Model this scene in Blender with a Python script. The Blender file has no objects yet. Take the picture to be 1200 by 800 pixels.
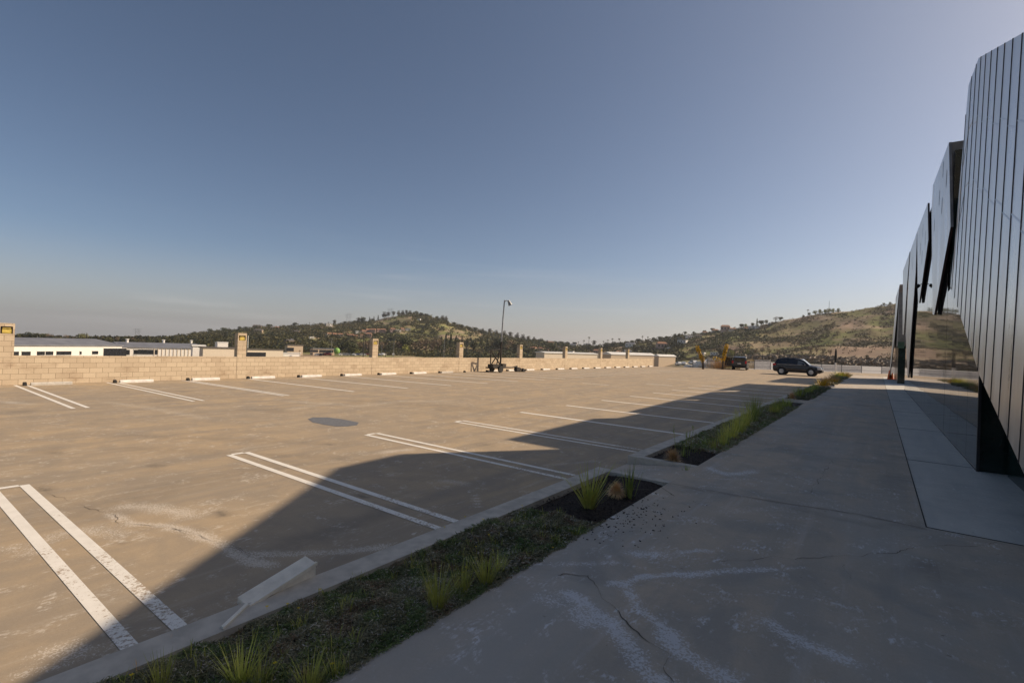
import bpy, math, random
from mathutils import Vector, Matrix, noise
R = math.radians
rnd = random.Random(11)
sc = bpy.context.scene
COL = sc.collection

# ------------------------------------------------------------------ camera
CH = 2.13
FP = 579.773
MR = ((0.80337774, -0.02604542, -0.59489986), (0.59421803, -0.02967773, 0.80375629), (0.03858945, 0.99922013, 0.00836577))
def ray(px, py):
    c = (px-600., 400.-py, FP)
    return Vector([sum(MR[i][k]*c[k] for k in range(3)) for i in range(3)])
O = Vector((0, 0, CH))
def G(px, py, z=0.):
    d = ray(px, py); return O + d*((z-CH)/d.z)
def PX(px, py, a, b=0.):                      # meets the steep plane x = a + b*z
    d = ray(px, py); return O + d*((a+b*CH)/(d.x-b*d.z))
def proj(p):
    q = (p[0], p[1], p[2]-CH)
    c = [sum(MR[i][k]*q[i] for i in range(3)) for k in range(3)]
    if c[2] < .01: return (-9999, -9999, c[2])
    return (600+FP*c[0]/c[2], 400-FP*c[1]/c[2], c[2])
def hory(px): return 400+(MR[2][0]*(px-600)+MR[2][2]*FP)/MR[2][1]
cd = bpy.data.cameras.new('camera'); cam = bpy.data.objects.new('camera', cd); COL.objects.link(cam)
cd.sensor_width = 36; cd.lens = FP/1200*36; cd.clip_start = .05; cd.clip_end = 12000
rt = Vector([MR[i][0] for i in range(3)]); up = Vector([MR[i][1] for i in range(3)]); fw = Vector([MR[i][2] for i in range(3)])
cam.matrix_world = Matrix(((rt.x, up.x, -fw.x, 0), (rt.y, up.y, -fw.y, 0), (rt.z, up.z, -fw.z, CH), (0, 0, 0, 1)))
sc.camera = cam

# ------------------------------------------------------------------ light
SUN_EL, SUN_AZ = R(34), R(42)                # azimuth from +Y towards +X
w = bpy.data.worlds.new('World'); sc.world = w; w.use_nodes = True
nt = w.node_tree; bg = nt.nodes['Background']
sky = nt.nodes.new('ShaderNodeTexSky'); sky.sky_type = 'NISHITA'; sky.sun_disc = False
sky.sun_elevation = SUN_EL; sky.sun_rotation = SUN_AZ
sky.altitude = 0; sky.air_density = .65; sky.dust_density = 1.2; sky.ozone_density = 1.9
tint = nt.nodes.new('ShaderNodeMix'); tint.data_type = 'RGBA'; tint.blend_type = 'MULTIPLY'; tint.inputs[0].default_value = 1; tint.inputs[7].default_value = (1.03, .97, .89, 1)
nt.links.new(sky.outputs[0], tint.inputs[6]); 
wtc = nt.nodes.new('ShaderNodeTexCoord'); wsp = nt.nodes.new('ShaderNodeSeparateXYZ'); nt.links.new(wtc.outputs['Generated'], wsp.inputs[0])
wmr = nt.nodes.new('ShaderNodeMapRange'); wmr.interpolation_type = 'SMOOTHSTEP'; nt.links.new(wsp.outputs[2], wmr.inputs[0])
for i_, v_ in ((1, .17), (2, -.03), (3, 0.), (4, .72)): wmr.inputs[i_].default_value = v_
hzm = nt.nodes.new('ShaderNodeMix'); hzm.data_type = 'RGBA'; hzm.inputs[7].default_value = (4.5, 4.15, 3.8, 1)     # dusty air low over the horizon
nt.links.new(wmr.outputs[0], hzm.inputs[0]); nt.links.new(tint.outputs[2], hzm.inputs[6]); 
wmp = nt.nodes.new('ShaderNodeMapping'); wmp.inputs['Scale'].default_value = (1.6, 1.6, 26); nt.links.new(wtc.outputs['Generated'], wmp.inputs[0])
wno = nt.nodes.new('ShaderNodeTexNoise'); wno.inputs['Scale'].default_value = 1.3; wno.inputs['Detail'].default_value = 6; wno.inputs['Distortion'].default_value = .5; nt.links.new(wmp.outputs[0], wno.inputs['Vector'])
wm1 = nt.nodes.new('ShaderNodeMapRange'); wm1.interpolation_type = 'SMOOTHSTEP'; nt.links.new(wno.outputs['Fac'], wm1.inputs[0])
for i_, v_ in ((1, .50), (2, .78), (3, 0.), (4, .30)): wm1.inputs[i_].default_value = v_
wm2 = nt.nodes.new('ShaderNodeMapRange'); wm2.interpolation_type = 'SMOOTHSTEP'; nt.links.new(wsp.outputs[2], wm2.inputs[0])
for i_, v_ in ((1, .22), (2, .04), (3, 0.), (4, 1.)): wm2.inputs[i_].default_value = v_
wmm = nt.nodes.new('ShaderNodeMath'); wmm.operation = 'MULTIPLY'; nt.links.new(wm1.outputs[0], wmm.inputs[0]); nt.links.new(wm2.outputs[0], wmm.inputs[1])
wsm = nt.nodes.new('ShaderNodeMix'); wsm.data_type = 'RGBA'; wsm.inputs[7].default_value = (6.2, 6.1, 6.0, 1)     # thin cirrus streaks
nt.links.new(wmm.outputs[0], wsm.inputs[0]); nt.links.new(hzm.outputs[2], wsm.inputs[6]); nt.links.new(wsm.outputs[2], bg.inputs[0]); bg.inputs[1].default_value = .106
sl = bpy.data.lights.new('sun', 'SUN'); so = bpy.data.objects.new('sun', sl); COL.objects.link(so)
sl.energy = 4.95; sl.angle = R(.55); sl.color = (1, .81, .60)
sd = Vector((math.sin(SUN_AZ)*math.cos(SUN_EL), math.cos(SUN_AZ)*math.cos(SUN_EL), math.sin(SUN_EL)))
so.rotation_euler = sd.to_track_quat('Z', 'Y').to_euler()
vs = sc.view_settings; vs.view_transform = 'Standard'; vs.look = 'None'; vs.exposure = .06; vs.gamma = 1; vs.use_curve_mapping = False

# ------------------------------------------------------------------ material helpers
class NT:
    def __init__(s, name):
        s.m = bpy.data.materials.new(name); s.m.use_nodes = True
        s.t = s.m.node_tree; s.b = s.t.nodes['Principled BSDF']
        s.tc = s.t.nodes.new('ShaderNodeTexCoord')
    def n(s, k): return s.t.nodes.new(k)
    def l(s, a, b): s.t.links.new(a, b)
    def mapped(s, scale, src='Object'):
        mp = s.n('ShaderNodeMapping'); mp.inputs['Scale'].default_value = scale
        s.l(s.tc.outputs[src], mp.inputs[0]); return mp.outputs[0]
    def noise(s, scale, detail=4, rough=.55, vec=None, src='Object', dist=0.):
        t = s.n('ShaderNodeTexNoise'); t.inputs['Scale'].default_value = scale
        t.inputs['Detail'].default_value = detail; t.inputs['Roughness'].default_value = rough; t.inputs['Distortion'].default_value = dist
        s.l(vec if vec else s.tc.outputs[src], t.inputs['Vector']); return t.outputs['Fac']
    def ramp(s, f, a, b, ca=0., cb=1.):
        r = s.n('ShaderNodeMapRange'); r.inputs[1].default_value = a; r.inputs[2].default_value = b
        r.inputs[3].default_value = ca; r.inputs[4].default_value = cb; r.interpolation_type = 'SMOOTHSTEP'
        s.l(f, r.inputs[0]); return r.outputs[0]
    def math(s, op, a, b):
        m = s.n('ShaderNodeMath'); m.operation = op
        for i, v in enumerate((a, b)):
            if isinstance(v, (int, float)): m.inputs[i].default_value = v
            else: s.l(v, m.inputs[i])
        return m.outputs[0]
    def mix(s, f, a, b, mode='MIX'):
        m = s.n('ShaderNodeMix'); m.data_type = 'RGBA'; m.blend_type = mode
        if isinstance(f, (int, float)): m.inputs[0].default_value = f
        else: s.l(f, m.inputs[0])
        for i, v in ((6, a), (7, b)):
            if isinstance(v, tuple): m.inputs[i].default_value = (*v[:3], 1)
            else: s.l(v, m.inputs[i])
        return m.outputs[2]
    def attr(s, name):
        a = s.n('ShaderNodeAttribute'); a.attribute_name = name; return a.outputs['Fac']
    def bump(s, f, strength=.3, dist=.01):
        b = s.n('ShaderNodeBump'); b.inputs['Strength'].default_value = strength; b.inputs['Distance'].default_value = dist
        s.l(f, b.inputs['Height']); s.l(b.outputs[0], s.b.inputs['Normal'])
    def col(s, c):
        if isinstance(c, tuple): s.b.inputs['Base Color'].default_value = (*c[:3], 1)
        else: s.l(c, s.b.inputs['Base Color'])
    def set(s, rough=.7, metal=0., spec=.5, ior=None):
        s.b.inputs['Roughness'].default_value = rough; s.b.inputs['Metallic'].default_value = metal
        s.b.inputs['Specular IOR Level'].default_value = spec
        if ior: s.b.inputs['IOR'].default_value = ior
        return s

def simple(name, c, rough=.7, metal=0., var=.25, scale=3., spec=.4, bump=0.):
    s = NT(name).set(rough, metal, spec)
    n = s.noise(scale, 5)
    d = tuple(v*(1-var) for v in c); u = tuple(min(1, v*(1+var)) for v in c)
    s.col(s.mix(s.ramp(n, .3, .7), d, u))
    if bump: s.bump(n, bump, .02)
    return s.m

def concrete(name, ca, cb, dark, stainc=(.52, .52, .54), rough=.85, cool=None):
    s = NT(name).set(rough, 0, .25)
    big = s.noise(.22, 5, .6); mid = s.noise(1.3, 6, .65, dist=.6); fine = s.noise(45, 3, .6); grit = s.noise(220, 2, .5)
    drag = s.noise(1., 5, .6, vec=s.mapped((1.9, .10, 1)))
    drag2 = s.noise(1., 4, .6, vec=s.mapped((7, .5, 1)))
    c = s.mix(s.ramp(big, .32, .68), ca, cb)
    c = s.mix(s.ramp(mid, .35, .72, 0, .75), c, dark)
    c = s.mix(s.ramp(drag, .42, .68, 0, .7), c, dark)
    c = s.mix(s.ramp(drag2, .55, .8, 0, .25), c, stainc)
    c = s.mix(s.ramp(fine, .25, .8, .0, .28), c, tuple(v*.6 for v in ca))
    if cool:
        c = s.mix(s.ramp(s.noise(.45, 5, .6, vec=s.mapped((1, .35, 1)), dist=.7), .46, .64, 0, .65), c, cool)
        c = s.mix(s.ramp(s.noise(.8, 4, .6, dist=1.), .50, .68, 0, .5), c, tuple(v*.72 for v in cool))
    # rare pale scuffs
    sc1 = s.noise(2.6, 8, .75, dist=1.2); sc2 = s.noise(34, 3, .7, vec=s.mapped((1.0, .35, 1)))
    f = s.math('MULTIPLY', s.ramp(sc1, .52, .66), s.ramp(sc2, .47, .60)); f = s.math('MULTIPLY', f, .7)
    c = s.mix(f, c, stainc)
    # traced efflorescence
    wst = s.attr('pale'); brk = s.noise(26, 5, .75, dist=.8)
    brk2 = s.noise(62, 2, .6)
    e = s.math('ADD', s.math('MULTIPLY', wst, .30), s.math('ADD', s.math('MULTIPLY', brk, .55), s.math('MULTIPLY', brk2, .75)))
    f = s.math('MULTIPLY', s.ramp(e, .79, .89), s.ramp(wst, 0, .25))
    c = s.mix(s.math('MULTIPLY', f, .58), c, stainc)
    c = s.mix(s.math('MULTIPLY', s.ramp(wst, .0, .9), .10), c, stainc)
    gr = s.ramp(grit, .56, .72); c = s.mix(s.math('MULTIPLY', gr, .30), c, tuple(v*.6 for v in dark))
    dk = s.attr('dark')
    c = s.mix(s.math('MULTIPLY', dk, s.ramp(s.noise(5, 5, .7), .2, .7)), c, tuple(v*.45 for v in dark))
    c = s.mix(s.ramp(s.noise(.6, 3, .5, vec=s.mapped((1, 1, 1), 'Object')), .60, .74, 0, .35), c, tuple(v*.62 for v in dark))
    spk = s.ramp(s.noise(9, 2, .9), .72, .77)
    c = s.mix(s.math('MULTIPLY', spk, .6), c, tuple(v*.3 for v in dark))
    s.col(c)
    s.bump(s.math('ADD', fine, s.math('MULTIPLY', grit, .4)), .35, .004)
    return s.m

M = {}
M['lot'] = concrete('lot_concrete', (.50, .375, .235), (.43, .34, .235), (.30, .255, .20), (.74, .67, .57), cool=None)
M['walk'] = concrete('walk_concrete', (.62, .49, .355), (.53, .45, .355), (.40, .355, .295), (.80, .79, .79), cool=(.43, .41, .37))
M['strip'] = concrete('strip_concrete', (.68, .64, .56), (.62, .59, .52), (.50, .485, .44), (.78, .76, .7))
M['kerb'] = simple('kerb_concrete', (.52, .465, .385), .85, var=.15, scale=6, bump=.3)
M['patch'] = simple('asphalt_patch', (.155, .16, .17), .9, var=.15, scale=12)
M['crack'] = simple('crack', (.15, .12, .09), .95)
M['joint'] = simple('joint', (.06, .055, .05), .95)

def paint_mat():
    s = NT('line_paint').set(.7, 0, .3)
    wear = s.attr('wear')
    n = s.noise(26, 6, .8); n2 = s.noise(2.2, 4, .6)
    f = s.math('ADD', s.math('MULTIPLY', n, .75), s.math('MULTIPLY', n2, .35)); f = s.math('ADD', f, s.math('MULTIPLY', wear, .16))
    m = s.ramp(f, .68, .73)
    c = s.mix(s.ramp(s.noise(6, 5, .6), .3, .7), (.86, .82, .74), (.78, .74, .66))
    s.col(s.mix(m, c, (.42, .33, .24))); s.bump(n, .2, .002)
    return s.m
M['paint'] = paint_mat()

def block_mat():
    s = NT('split_block').set(.9, 0, .2)
    sep = s.n('ShaderNodeSeparateXYZ'); s.l(s.tc.outputs['Object'], sep.inputs[0])
    comb = s.n('ShaderNodeCombineXYZ'); s.l(s.math('ADD', sep.outputs[1], sep.outputs[0]), comb.inputs[0]); s.l(sep.outputs[2], comb.inputs[1])
    br = s.n('ShaderNodeTexBrick'); s.l(comb.outputs[0], br.inputs['Vector'])
    br.inputs['Scale'].default_value = 1; br.inputs['Brick Width'].default_value = .405; br.inputs['Row Height'].default_value = .2
    br.inputs['Mortar Size'].default_value = .006; br.inputs['Mortar Smooth'].default_value = .3; br.inputs['Bias'].default_value = -.1
    br.inputs['Color1'].default_value = (.64, .53, .385, 1); br.inputs['Color2'].default_value = (.52, .42, .30, 1); br.inputs['Mortar'].default_value = (.22, .16, .11, 1)
    blot = s.noise(.9, 5, .7, vec=s.mapped((1, 1, 2.2)))
    c = s.mix(s.ramp(blot, .5, .78, 0, .65), br.outputs[0], (.25, .16, .10))
    c = s.mix(s.ramp(s.noise(30, 4, .7), .3, .8, 0, .35), c, (.34, .27, .19))
    s.col(c); s.bump(s.math('MULTIPLY', br.outputs['Fac'], -1.), .6, .01)
    return s.m
M['block'] = block_mat()

def metal_mat():
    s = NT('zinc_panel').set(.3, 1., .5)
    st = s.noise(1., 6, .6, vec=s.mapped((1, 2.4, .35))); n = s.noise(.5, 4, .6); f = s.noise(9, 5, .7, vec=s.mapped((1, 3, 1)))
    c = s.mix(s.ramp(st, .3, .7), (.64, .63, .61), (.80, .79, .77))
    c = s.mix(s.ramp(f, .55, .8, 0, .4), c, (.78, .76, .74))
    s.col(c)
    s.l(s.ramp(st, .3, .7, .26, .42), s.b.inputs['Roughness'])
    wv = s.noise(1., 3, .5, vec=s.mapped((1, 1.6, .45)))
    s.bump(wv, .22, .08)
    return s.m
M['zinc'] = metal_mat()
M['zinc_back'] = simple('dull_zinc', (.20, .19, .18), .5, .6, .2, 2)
M['seam'] = simple('seam', (.035, .03, .032), .6, .3)
M['slit'] = simple('slit', (.02, .02, .022), .6)
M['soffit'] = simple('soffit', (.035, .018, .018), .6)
def glass_mat():
    s = NT('tinted_glass').set(.03, 0, 1., 1.75)
    s.col((.012, .018, .018)); s.bump(s.noise(.35, 2, .5), .12, .02)
    return s.m
M['glass'] = glass_mat()
M['glass_end'] = simple('green_glass', (.008, .018, .015), .15, 0, .4, 1.2, .5)
M['frame'] = simple('dark_frame', (.03, .03, .032), .45, .5)
M['soil'] = simple('mulch', (.045, .034, .027), .95, 0, .6, 30, .2, .8)
M['crumb'] = simple('mulch_crumb', (.03, .022, .017), .95, 0, .4)

def leaf(name, a, b, scale=2., rough=.6, trans=.0):
    s = NT(name).set(rough, 0, .2)
    n = s.noise(scale, 4, .7, src='Object')
    oi = s.n('ShaderNodeObjectInfo')
    c = s.mix(s.ramp(n, .3, .7), a, b)
    hv = s.n('ShaderNodeHueSaturation'); s.l(c, hv.inputs['Color'])
    s.l(s.ramp(oi.outputs['Random'], 0, 1, .75, 1.3), hv.inputs['Value'])
    s.col(hv.outputs[0])
    return s.m
M['cover'] = leaf('ground_cover_leaf', (.17, .175, .08), (.34, .30, .185), 3.)
M['cover_pale'] = leaf('ground_cover_pale', (.45, .40, .32), (.62, .56, .47), 9.)
M['cover_green'] = leaf('ground_cover_green', (.13, .19, .06), (.26, .30, .11), 3.)
M['cover_brown'] = leaf('ground_cover_brown', (.20, .13, .08), (.33, .22, .13), 3.)
M['grass'] = leaf('green_grass', (.42, .45, .08), (.68, .62, .17), 7.)
M['grass_dark'] = leaf('dark_grass', (.24, .30, .06), (.44, .46, .12), 7.)
M['dry'] = leaf('dry_grass', (.55, .35, .17), (.75, .52, .28), 9.)
M['yellow'] = leaf('yellow_leaf', (.42, .29, .03), (.66, .42, .04), 4.)
M['t_dark'] = leaf('tree_dark', (.050, .060, .026), (.10, .105, .045), .12)
M['t_mid'] = leaf('tree_mid', (.085, .09, .035), (.16, .15, .06), .12)
M['t_euc'] = leaf('tree_grey', (.07, .066, .042), (.135, .115, .07), .12)
M['t_lime'] = leaf('tree_lime', (.17, .19, .045), (.28, .26, .07), .12)
M['t_brown'] = leaf('tree_brown', (.16, .115, .07), (.26, .18, .11), .12)
M['brush'] = leaf('dry_brush', (.26, .19, .125), (.40, .30, .20), .05)
M['slope'] = leaf('slope_scrub', (.085, .10, .04), (.17, .17, .075), .02)
M['trunk'] = simple('bark', (.10, .075, .055), .9)
M['scrub'] = leaf('hill_scrub', (.060, .058, .028), (.15, .12, .065), .02)
M['wood'] = leaf('hill_wood', (.060, .066, .028), (.19, .165, .075), .03)
M['white'] = simple('white_wall', (.78, .75, .70), .8, var=.06)
M['stopw'] = simple('wheel_stop_paint', (.72, .70, .66), .7, var=.15, scale=5)
M['cream'] = simple('cream_wall', (.68, .59, .47), .8, var=.1)
M['tan'] = simple('tan_wall', (.50, .40, .29), .8, var=.1)
M['pink'] = simple('pink_wall', (.55, .38, .30), .8, var=.1)
M['roofg'] = simple('grey_roof', (.20, .205, .225), .6, .1, .15, .3)
M['roofr'] = simple('tile_roof', (.33, .17, .10), .8, 0, .2, .5)
M['roofd'] = simple('dark_roof', (.12, .105, .095), .8, 0, .2, .5)
M['roofw'] = simple('white_roof', (.66, .65, .62), .6, 0, .1, .3)
M['win'] = simple('dark_window', (.018, .02, .025), .2, 0, .3, 1, .6)
M['pole'] = simple('grey_steel', (.30, .31, .32), .45, .6)
M['pdark'] = simple('dark_pole', (.045, .038, .032), .8)
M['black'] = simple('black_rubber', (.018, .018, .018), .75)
M['chrome'] = simple('alloy', (.42, .42, .42), .35, .8)
M['carblack'] = simple('black_car_paint', (.012, .014, .024), .15, .2, .1, 1, .6)
M['cargrey'] = simple('dark_grey_car_paint', (.05, .053, .06), .2, .3, .1, 1, .7)
M['carglass'] = simple('car_glass', (.012, .014, .018), .06, 0, .1, 1, .9)
M['pane'] = simple('pale_pane', (.13, .15, .15), .12, 0, .1, 1, .9)
M['shine'] = simple('windscreen_glass', (.42, .45, .46), .08, 0, .1, 1, .9)
M['red'] = simple('red_lens', (.55, .02, .02), .25, 0, .1)
M['clear'] = simple('clear_lens', (.7, .7, .68), .15, 0, .1)
M['orange'] = simple('orange_plastic', (.75, .13, .02), .6, 0, .1)
M['lampy'] = simple('amber_lens', (.55, .42, .10), .4, 0, .25, 6)
M['loose'] = simple('loose_stop_paint', (.80, .74, .62), .7, 0, .10, 9, .3, .2)
M['plastic'] = simple('stop_concrete', (.50, .47, .42), .75, 0, .14, 9, .3, .2)
M['flower'] = simple('yellow_flower', (.75, .55, .02), .7)
M['green'] = simple('green_tank', (.22, .42, .10), .5)
M['screen'] = simple('pale_screen', (.42, .42, .43), .8, 0, .15, 4)
M['tanscreen'] = simple('tan_screen', (.40, .31, .17), .8, 0, .3, 4)
M['farlot'] = simple('far_pavement', (.36, .345, .33), .9, 0, .15, .05)
for k, c in dict(w=(.75, .75, .74), s=(.45, .46, .48), b=(.03, .03, .035), r=(.30, .04, .03), u=(.05, .08, .20)).items():
    M['car_'+k] = simple('far_car_'+{'w': 'white', 's': 'silver', 'b': 'black', 'r': 'red', 'u': 'blue'}[k], c, .3, .1, .05, 1, .6)

def ground_mat():
    s = NT('hill_ground').set(.95, 0, .1)
    a = s.noise(.018, 6, .6, dist=.8); b = s.noise(.045, 6, .65); c3 = s.noise(.25, 4, .7)
    streak = s.noise(.02, 5, .65, vec=s.mapped((1, 1, 9)))
    c = s.mix(s.ramp(a, .36, .56), (.37, .265, .19), (.22, .225, .085))
    c = s.mix(s.ramp(b, .50, .68, 0, .7), c, (.17, .13, .08))
    c = s.mix(s.ramp(streak, .56, .66, 0, .8), c, (.42, .32, .22))
    c = s.mix(s.ramp(c3, .45, .8, 0, .5), c, (.17, .13, .08))
    s.col(c); return s.m
M['hill'] = ground_mat()

# ------------------------------------------------------------------ mesh builder
class MB:
    def __init__(s): s.v = []; s.f = []; s.mi = []
    def add(s, vs_, fs, mi=0):
        o = len(s.v); s.v += [tuple(p) for p in vs_]; s.f += [tuple(i+o for i in f) for f in fs]; s.mi += [mi]*len(fs); return s
    def box(s, x0, x1, y0, y1, z0, z1, mi=0):
        v = [(x, y, z) for z in (z0, z1) for y in (y0, y1) for x in (x0, x1)]
        return s.add(v, [(0, 2, 3, 1), (4, 5, 7, 6), (0, 1, 5, 4), (1, 3, 7, 5), (3, 2, 6, 7), (2, 0, 4, 6)], mi)
    def tube(s, p, q, r0, r1=None, n=8, mi=0, cap=True):
        p = Vector(p); q = Vector(q); r1 = r0 if r1 is None else r1
        d = (q-p).normalized(); a = d.orthogonal().normalized(); b = d.cross(a)
        v = []
        for c, r in ((p, r0), (q, r1)):
            for i in range(n):
                t = 2*math.pi*i/n; v.append(c+a*math.cos(t)*r+b*math.sin(t)*r)
        f = [(i, (i+1) % n, n+(i+1) % n, n+i) for i in range(n)]
        if cap: f += [tuple(range(n-1, -1, -1)), tuple(range(n, 2*n))]
        return s.add(v, f, mi)
    def path(s, pts, rads, n=6, mi=0):
        for i in range(len(pts)-1): s.tube(pts[i], pts[i+1], rads[i], rads[i+1], n, mi)
        return s
    def prism(s, poly, off, mi=0, side=None):       # flat polygon (front) pushed along off
        n = len(poly); off = Vector(off)
        v = [Vector(p) for p in poly]+[Vector(p)+off for p in poly]
        s.add(v, [tuple(range(n))], mi)
        s.add(v, [tuple(range(2*n-1, n-1, -1))], mi if side is None else side)
        return s.add(v, [((i+1) % n, i, n+i, n+(i+1) % n) for i in range(n)], mi if side is None else side)
    def build(s, name, mats, parent=None, smooth=False):
        me = bpy.data.meshes.new(name); me.from_pydata(s.v, [], s.f)
        for m in (mats if isinstance(mats, (list, tuple)) else [mats]): me.materials.append(m if not isinstance(m, str) else M[m])
        if any(s.mi): me.polygons.foreach_set('material_index', s.mi)
        if smooth: me.polygons.foreach_set('use_smooth', [True]*len(me.polygons))
        me.update(); o = bpy.data.objects.new(name, me); COL.objects.link(o)
        if parent: o.parent = parent
        return o

def tag(o, label=None, cat=None, group=None, kind=None):
    if label: o['label'] = label
    if cat: o['category'] = cat
    if group: o['group'] = group
    if kind: o['kind'] = kind
    return o
def struct(name, mb, mats, **k):
    o = mb.build(name, mats, **k); o['kind'] = 'structure'; return o
def empty(name, loc, rz=0, label=None, cat=None, group=None, scale=None):
    o = bpy.data.objects.new(name, None); COL.objects.link(o); o.location = loc; o.rotation_euler = (0, 0, rz)
    o.empty_display_size = .2
    if scale: o.scale = (scale,)*3 if isinstance(scale, (int, float)) else scale
    return tag(o, label, cat, group)
def copy_tree(o, parent=None):
    c = o.copy(); COL.objects.link(c)
    c.parent = parent
    for ch in [x for x in bpy.data.objects if x.parent == o]: copy_tree(ch, c)
    return c
KIDS = {}
def copy_thing(o):                              # faster: children remembered
    if o.name not in KIDS: KIDS[o.name] = [x for x in bpy.data.objects if x.parent == o]
    c = o.copy(); COL.objects.link(c)
    for ch in KIDS[o.name]:
        d = ch.copy(); COL.objects.link(d); d.parent = c
        for g in [x for x in ch.children]: e = g.copy(); COL.objects.link(e); e.parent = d
    return c

# ------------------------------------------------------------------ paving
def seg_dist(p, a, b):
    ax, ay = a; bx, by = b; dx, dy = bx-ax, by-ay; L = dx*dx+dy*dy
    t = 0 if L == 0 else max(0, min(1, ((p[0]-ax)*dx+(p[1]-ay)*dy)/L))
    return math.hypot(p[0]-ax-t*dx, p[1]-ay-t*dy)
def trace(lst, z=0.):                            # [(pixel points, half width, strength)]
    out = []
    for pts, wd, st in lst:
        q = [G(x, y, z) for x, y in pts]; q = [(v.x, v.y) for v in q]
        out.append((q, wd, st, (min(v[0] for v in q)-wd*2, max(v[0] for v in q)+wd*2, min(v[1] for v in q)-wd*2, max(v[1] for v in q)+wd*2)))
    return out
def strength(x, y, tr):
    m = 0
    for q, wd, st, bb in tr:
        if x < bb[0] or x > bb[1] or y < bb[2] or y > bb[3]: continue
        d = min([seg_dist((x, y), q[i], q[i+1]) for i in range(len(q)-1)])
        d += .35*wd*noise.noise(Vector((x*4, y*4, 3)))
        if d < wd: m = max(m, st*(1-d/wd)**.7)
    return m
def grid(name, xs, ys, z, mat, pale, dark, yfun=None):
    v = []; pa = []; da = []
    for y in ys:
        for x in xs:
            yy = yfun(x, y) if yfun else y
            v.append((x, yy, z)); pa.append(strength(x, yy, pale)); da.append(strength(x, yy, dark))
    n = len(xs); f = [(j*n+i, j*n+i+1, (j+1)*n+i+1, (j+1)*n+i) for j in range(len(ys)-1) for i in range(n-1)]
    mb = MB(); mb.v = v; mb.f = f; mb.mi = [0]*len(f)
    o = struct(name, mb, mat)
    for nm, dat in (('pale', pa), ('dark', da)):
        a = o.data.attributes.new(nm, 'FLOAT', 'POINT'); a.data.foreach_set('value', dat)
    return o
def rng(a, b, s):
    n = max(1, int(round((b-a)/s))); return [a+(b-a)*i/n for i in range(n+1)]

FENCE = [(-25.3, 67.2), (-21, 71.8), (-18.2, 76), (-9.4, 88.0), (3, 97.5), (45, 128)]
def fence_y(x):
    for i in range(len(FENCE)-1):
        a, b = FENCE[i], FENCE[i+1]
        if a[0] <= x <= b[0]: return a[1]+(b[1]-a[1])*(x-a[0])/(b[0]-a[0])
    return FENCE[0][1] if x < FENCE[0][0] else FENCE[-1][1]
KX0, KX1, WX = -3.73, -3.47, -2.49
WZ = .15
def c1(L): return [(x/3.077, 540+y/3.077) for x, y in L]
def c2(L): return [(200+x/4., 600+y/4.) for x, y in L]
def c4(L): return [(400+x/3., 600+y/3.) for x, y in L]
def c5(L): return [(780+x/2.857, 560+y/2.857) for x, y in L]
def c8(L): return [(200+x/3., 470+y/3.) for x, y in L]
lot_pale = trace([
    (c1([(450, 165), (560, 165), (690, 195)]), .22, .75), (c1([(400, 190), (470, 225), (620, 235), (720, 262), (800, 300), (920, 370)]), .10, .9),
    (c1([(150, 290), (240, 260), (330, 250), (420, 265)]), .22, .6), (c1([(0, 320), (80, 310), (130, 330)]), .15, .55),
    (c1([(170, 690), (240, 670), (300, 690)]), .14, .7), (c1([(60, 770), (150, 740), (200, 745)]), .08, .6),
    (c2([(0, 75), (100, 95), (190, 130), (270, 165), (330, 210), (400, 235), (470, 245)]), .11, .95),
    (c2([(400, 195), (560, 195), (700, 190), (820, 185), (1010, 160)]), .12, .8),
    (c8([(0, 440), (60, 460), (110, 480)]), .12, .8), (c8([(740, 180), (840, 170)]), .2, .7), (c8([(420, 30), (560, 5)]), .3, .5),
    (c8([(960, 280), (1030, 290)]), .2, .6), (c8([(1070, 330), (1080, 370)]), .06, .8), (c8([(20, 400), (70, 405)]), .15, .6),
    ([(0, 470), (30, 473), (60, 470)], .25, .7), ([(0, 555), (25, 552)], .15, .7), ([(120, 470), (190, 480), (240, 490)], .3, .45),
    ([(340, 470), (420, 476), (470, 470), (520, 470)], .4, .5), ([(60, 500), (170, 505)], .2, .35), ([(640, 545), (700, 540)], .1, .6)])
lot_dark = trace([(c1([(130, 95), (170, 105)]), .12, .8), (c1([(436, 295), (450, 296)]), .03, 1.), (c2([(650, 70), (665, 72)]), .02, 1.),
    ([(100, 600), (200, 570), (330, 545)], .5, .28), ([(255, 600), (262, 603)], .10, .9), ([(180, 545), (186, 546)], .12, .8), ([(420, 580), (426, 582)], .08, .9), ([(560, 520), (570, 522)], .14, .7), ([(380, 520), (386, 521)], .1, .7), ([(60, 530), (70, 531)], .15, .6), ([(150, 510), (400, 520)], .25, .3), ([(150, 525), (400, 537)], .25, .3), ([(450, 470), (560, 480)], .7, .25), ([(340, 640), (450, 600)], .3, .35)])
xs = rng(-25.6, -17, .6)+rng(-16.9, -10, .25)+rng(-9.9, -3.4, .085)+rng(-3, 45, 4)
ys = rng(-40, 0, 5)+rng(.1, 7.4, .085)+rng(7.6, 20, .3)+rng(21, 60, 1.5)
def lot_y(x, y):
    return y if y <= 60 else 60+(fence_y(x)-60)*(y-60)
ys2 = ys+[60+i/8. for i in range(1, 9)]
grid('parking_lot', xs, ys2, 0., 'lot', lot_pale, lot_dark, lot_y)
mb = MB()                                        # retaining body of the deck down to the street
ring = [(-25.6, -40)]+[(-25.6, fence_y(-25.6))]+[(x, y) for x, y in FENCE[1:]]+[(45, -40)]
mb.prism([(x, y, -.006) for x, y in ring], (0, 0, -10.2)); struct('retaining_base', mb, 'kerb')

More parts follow.
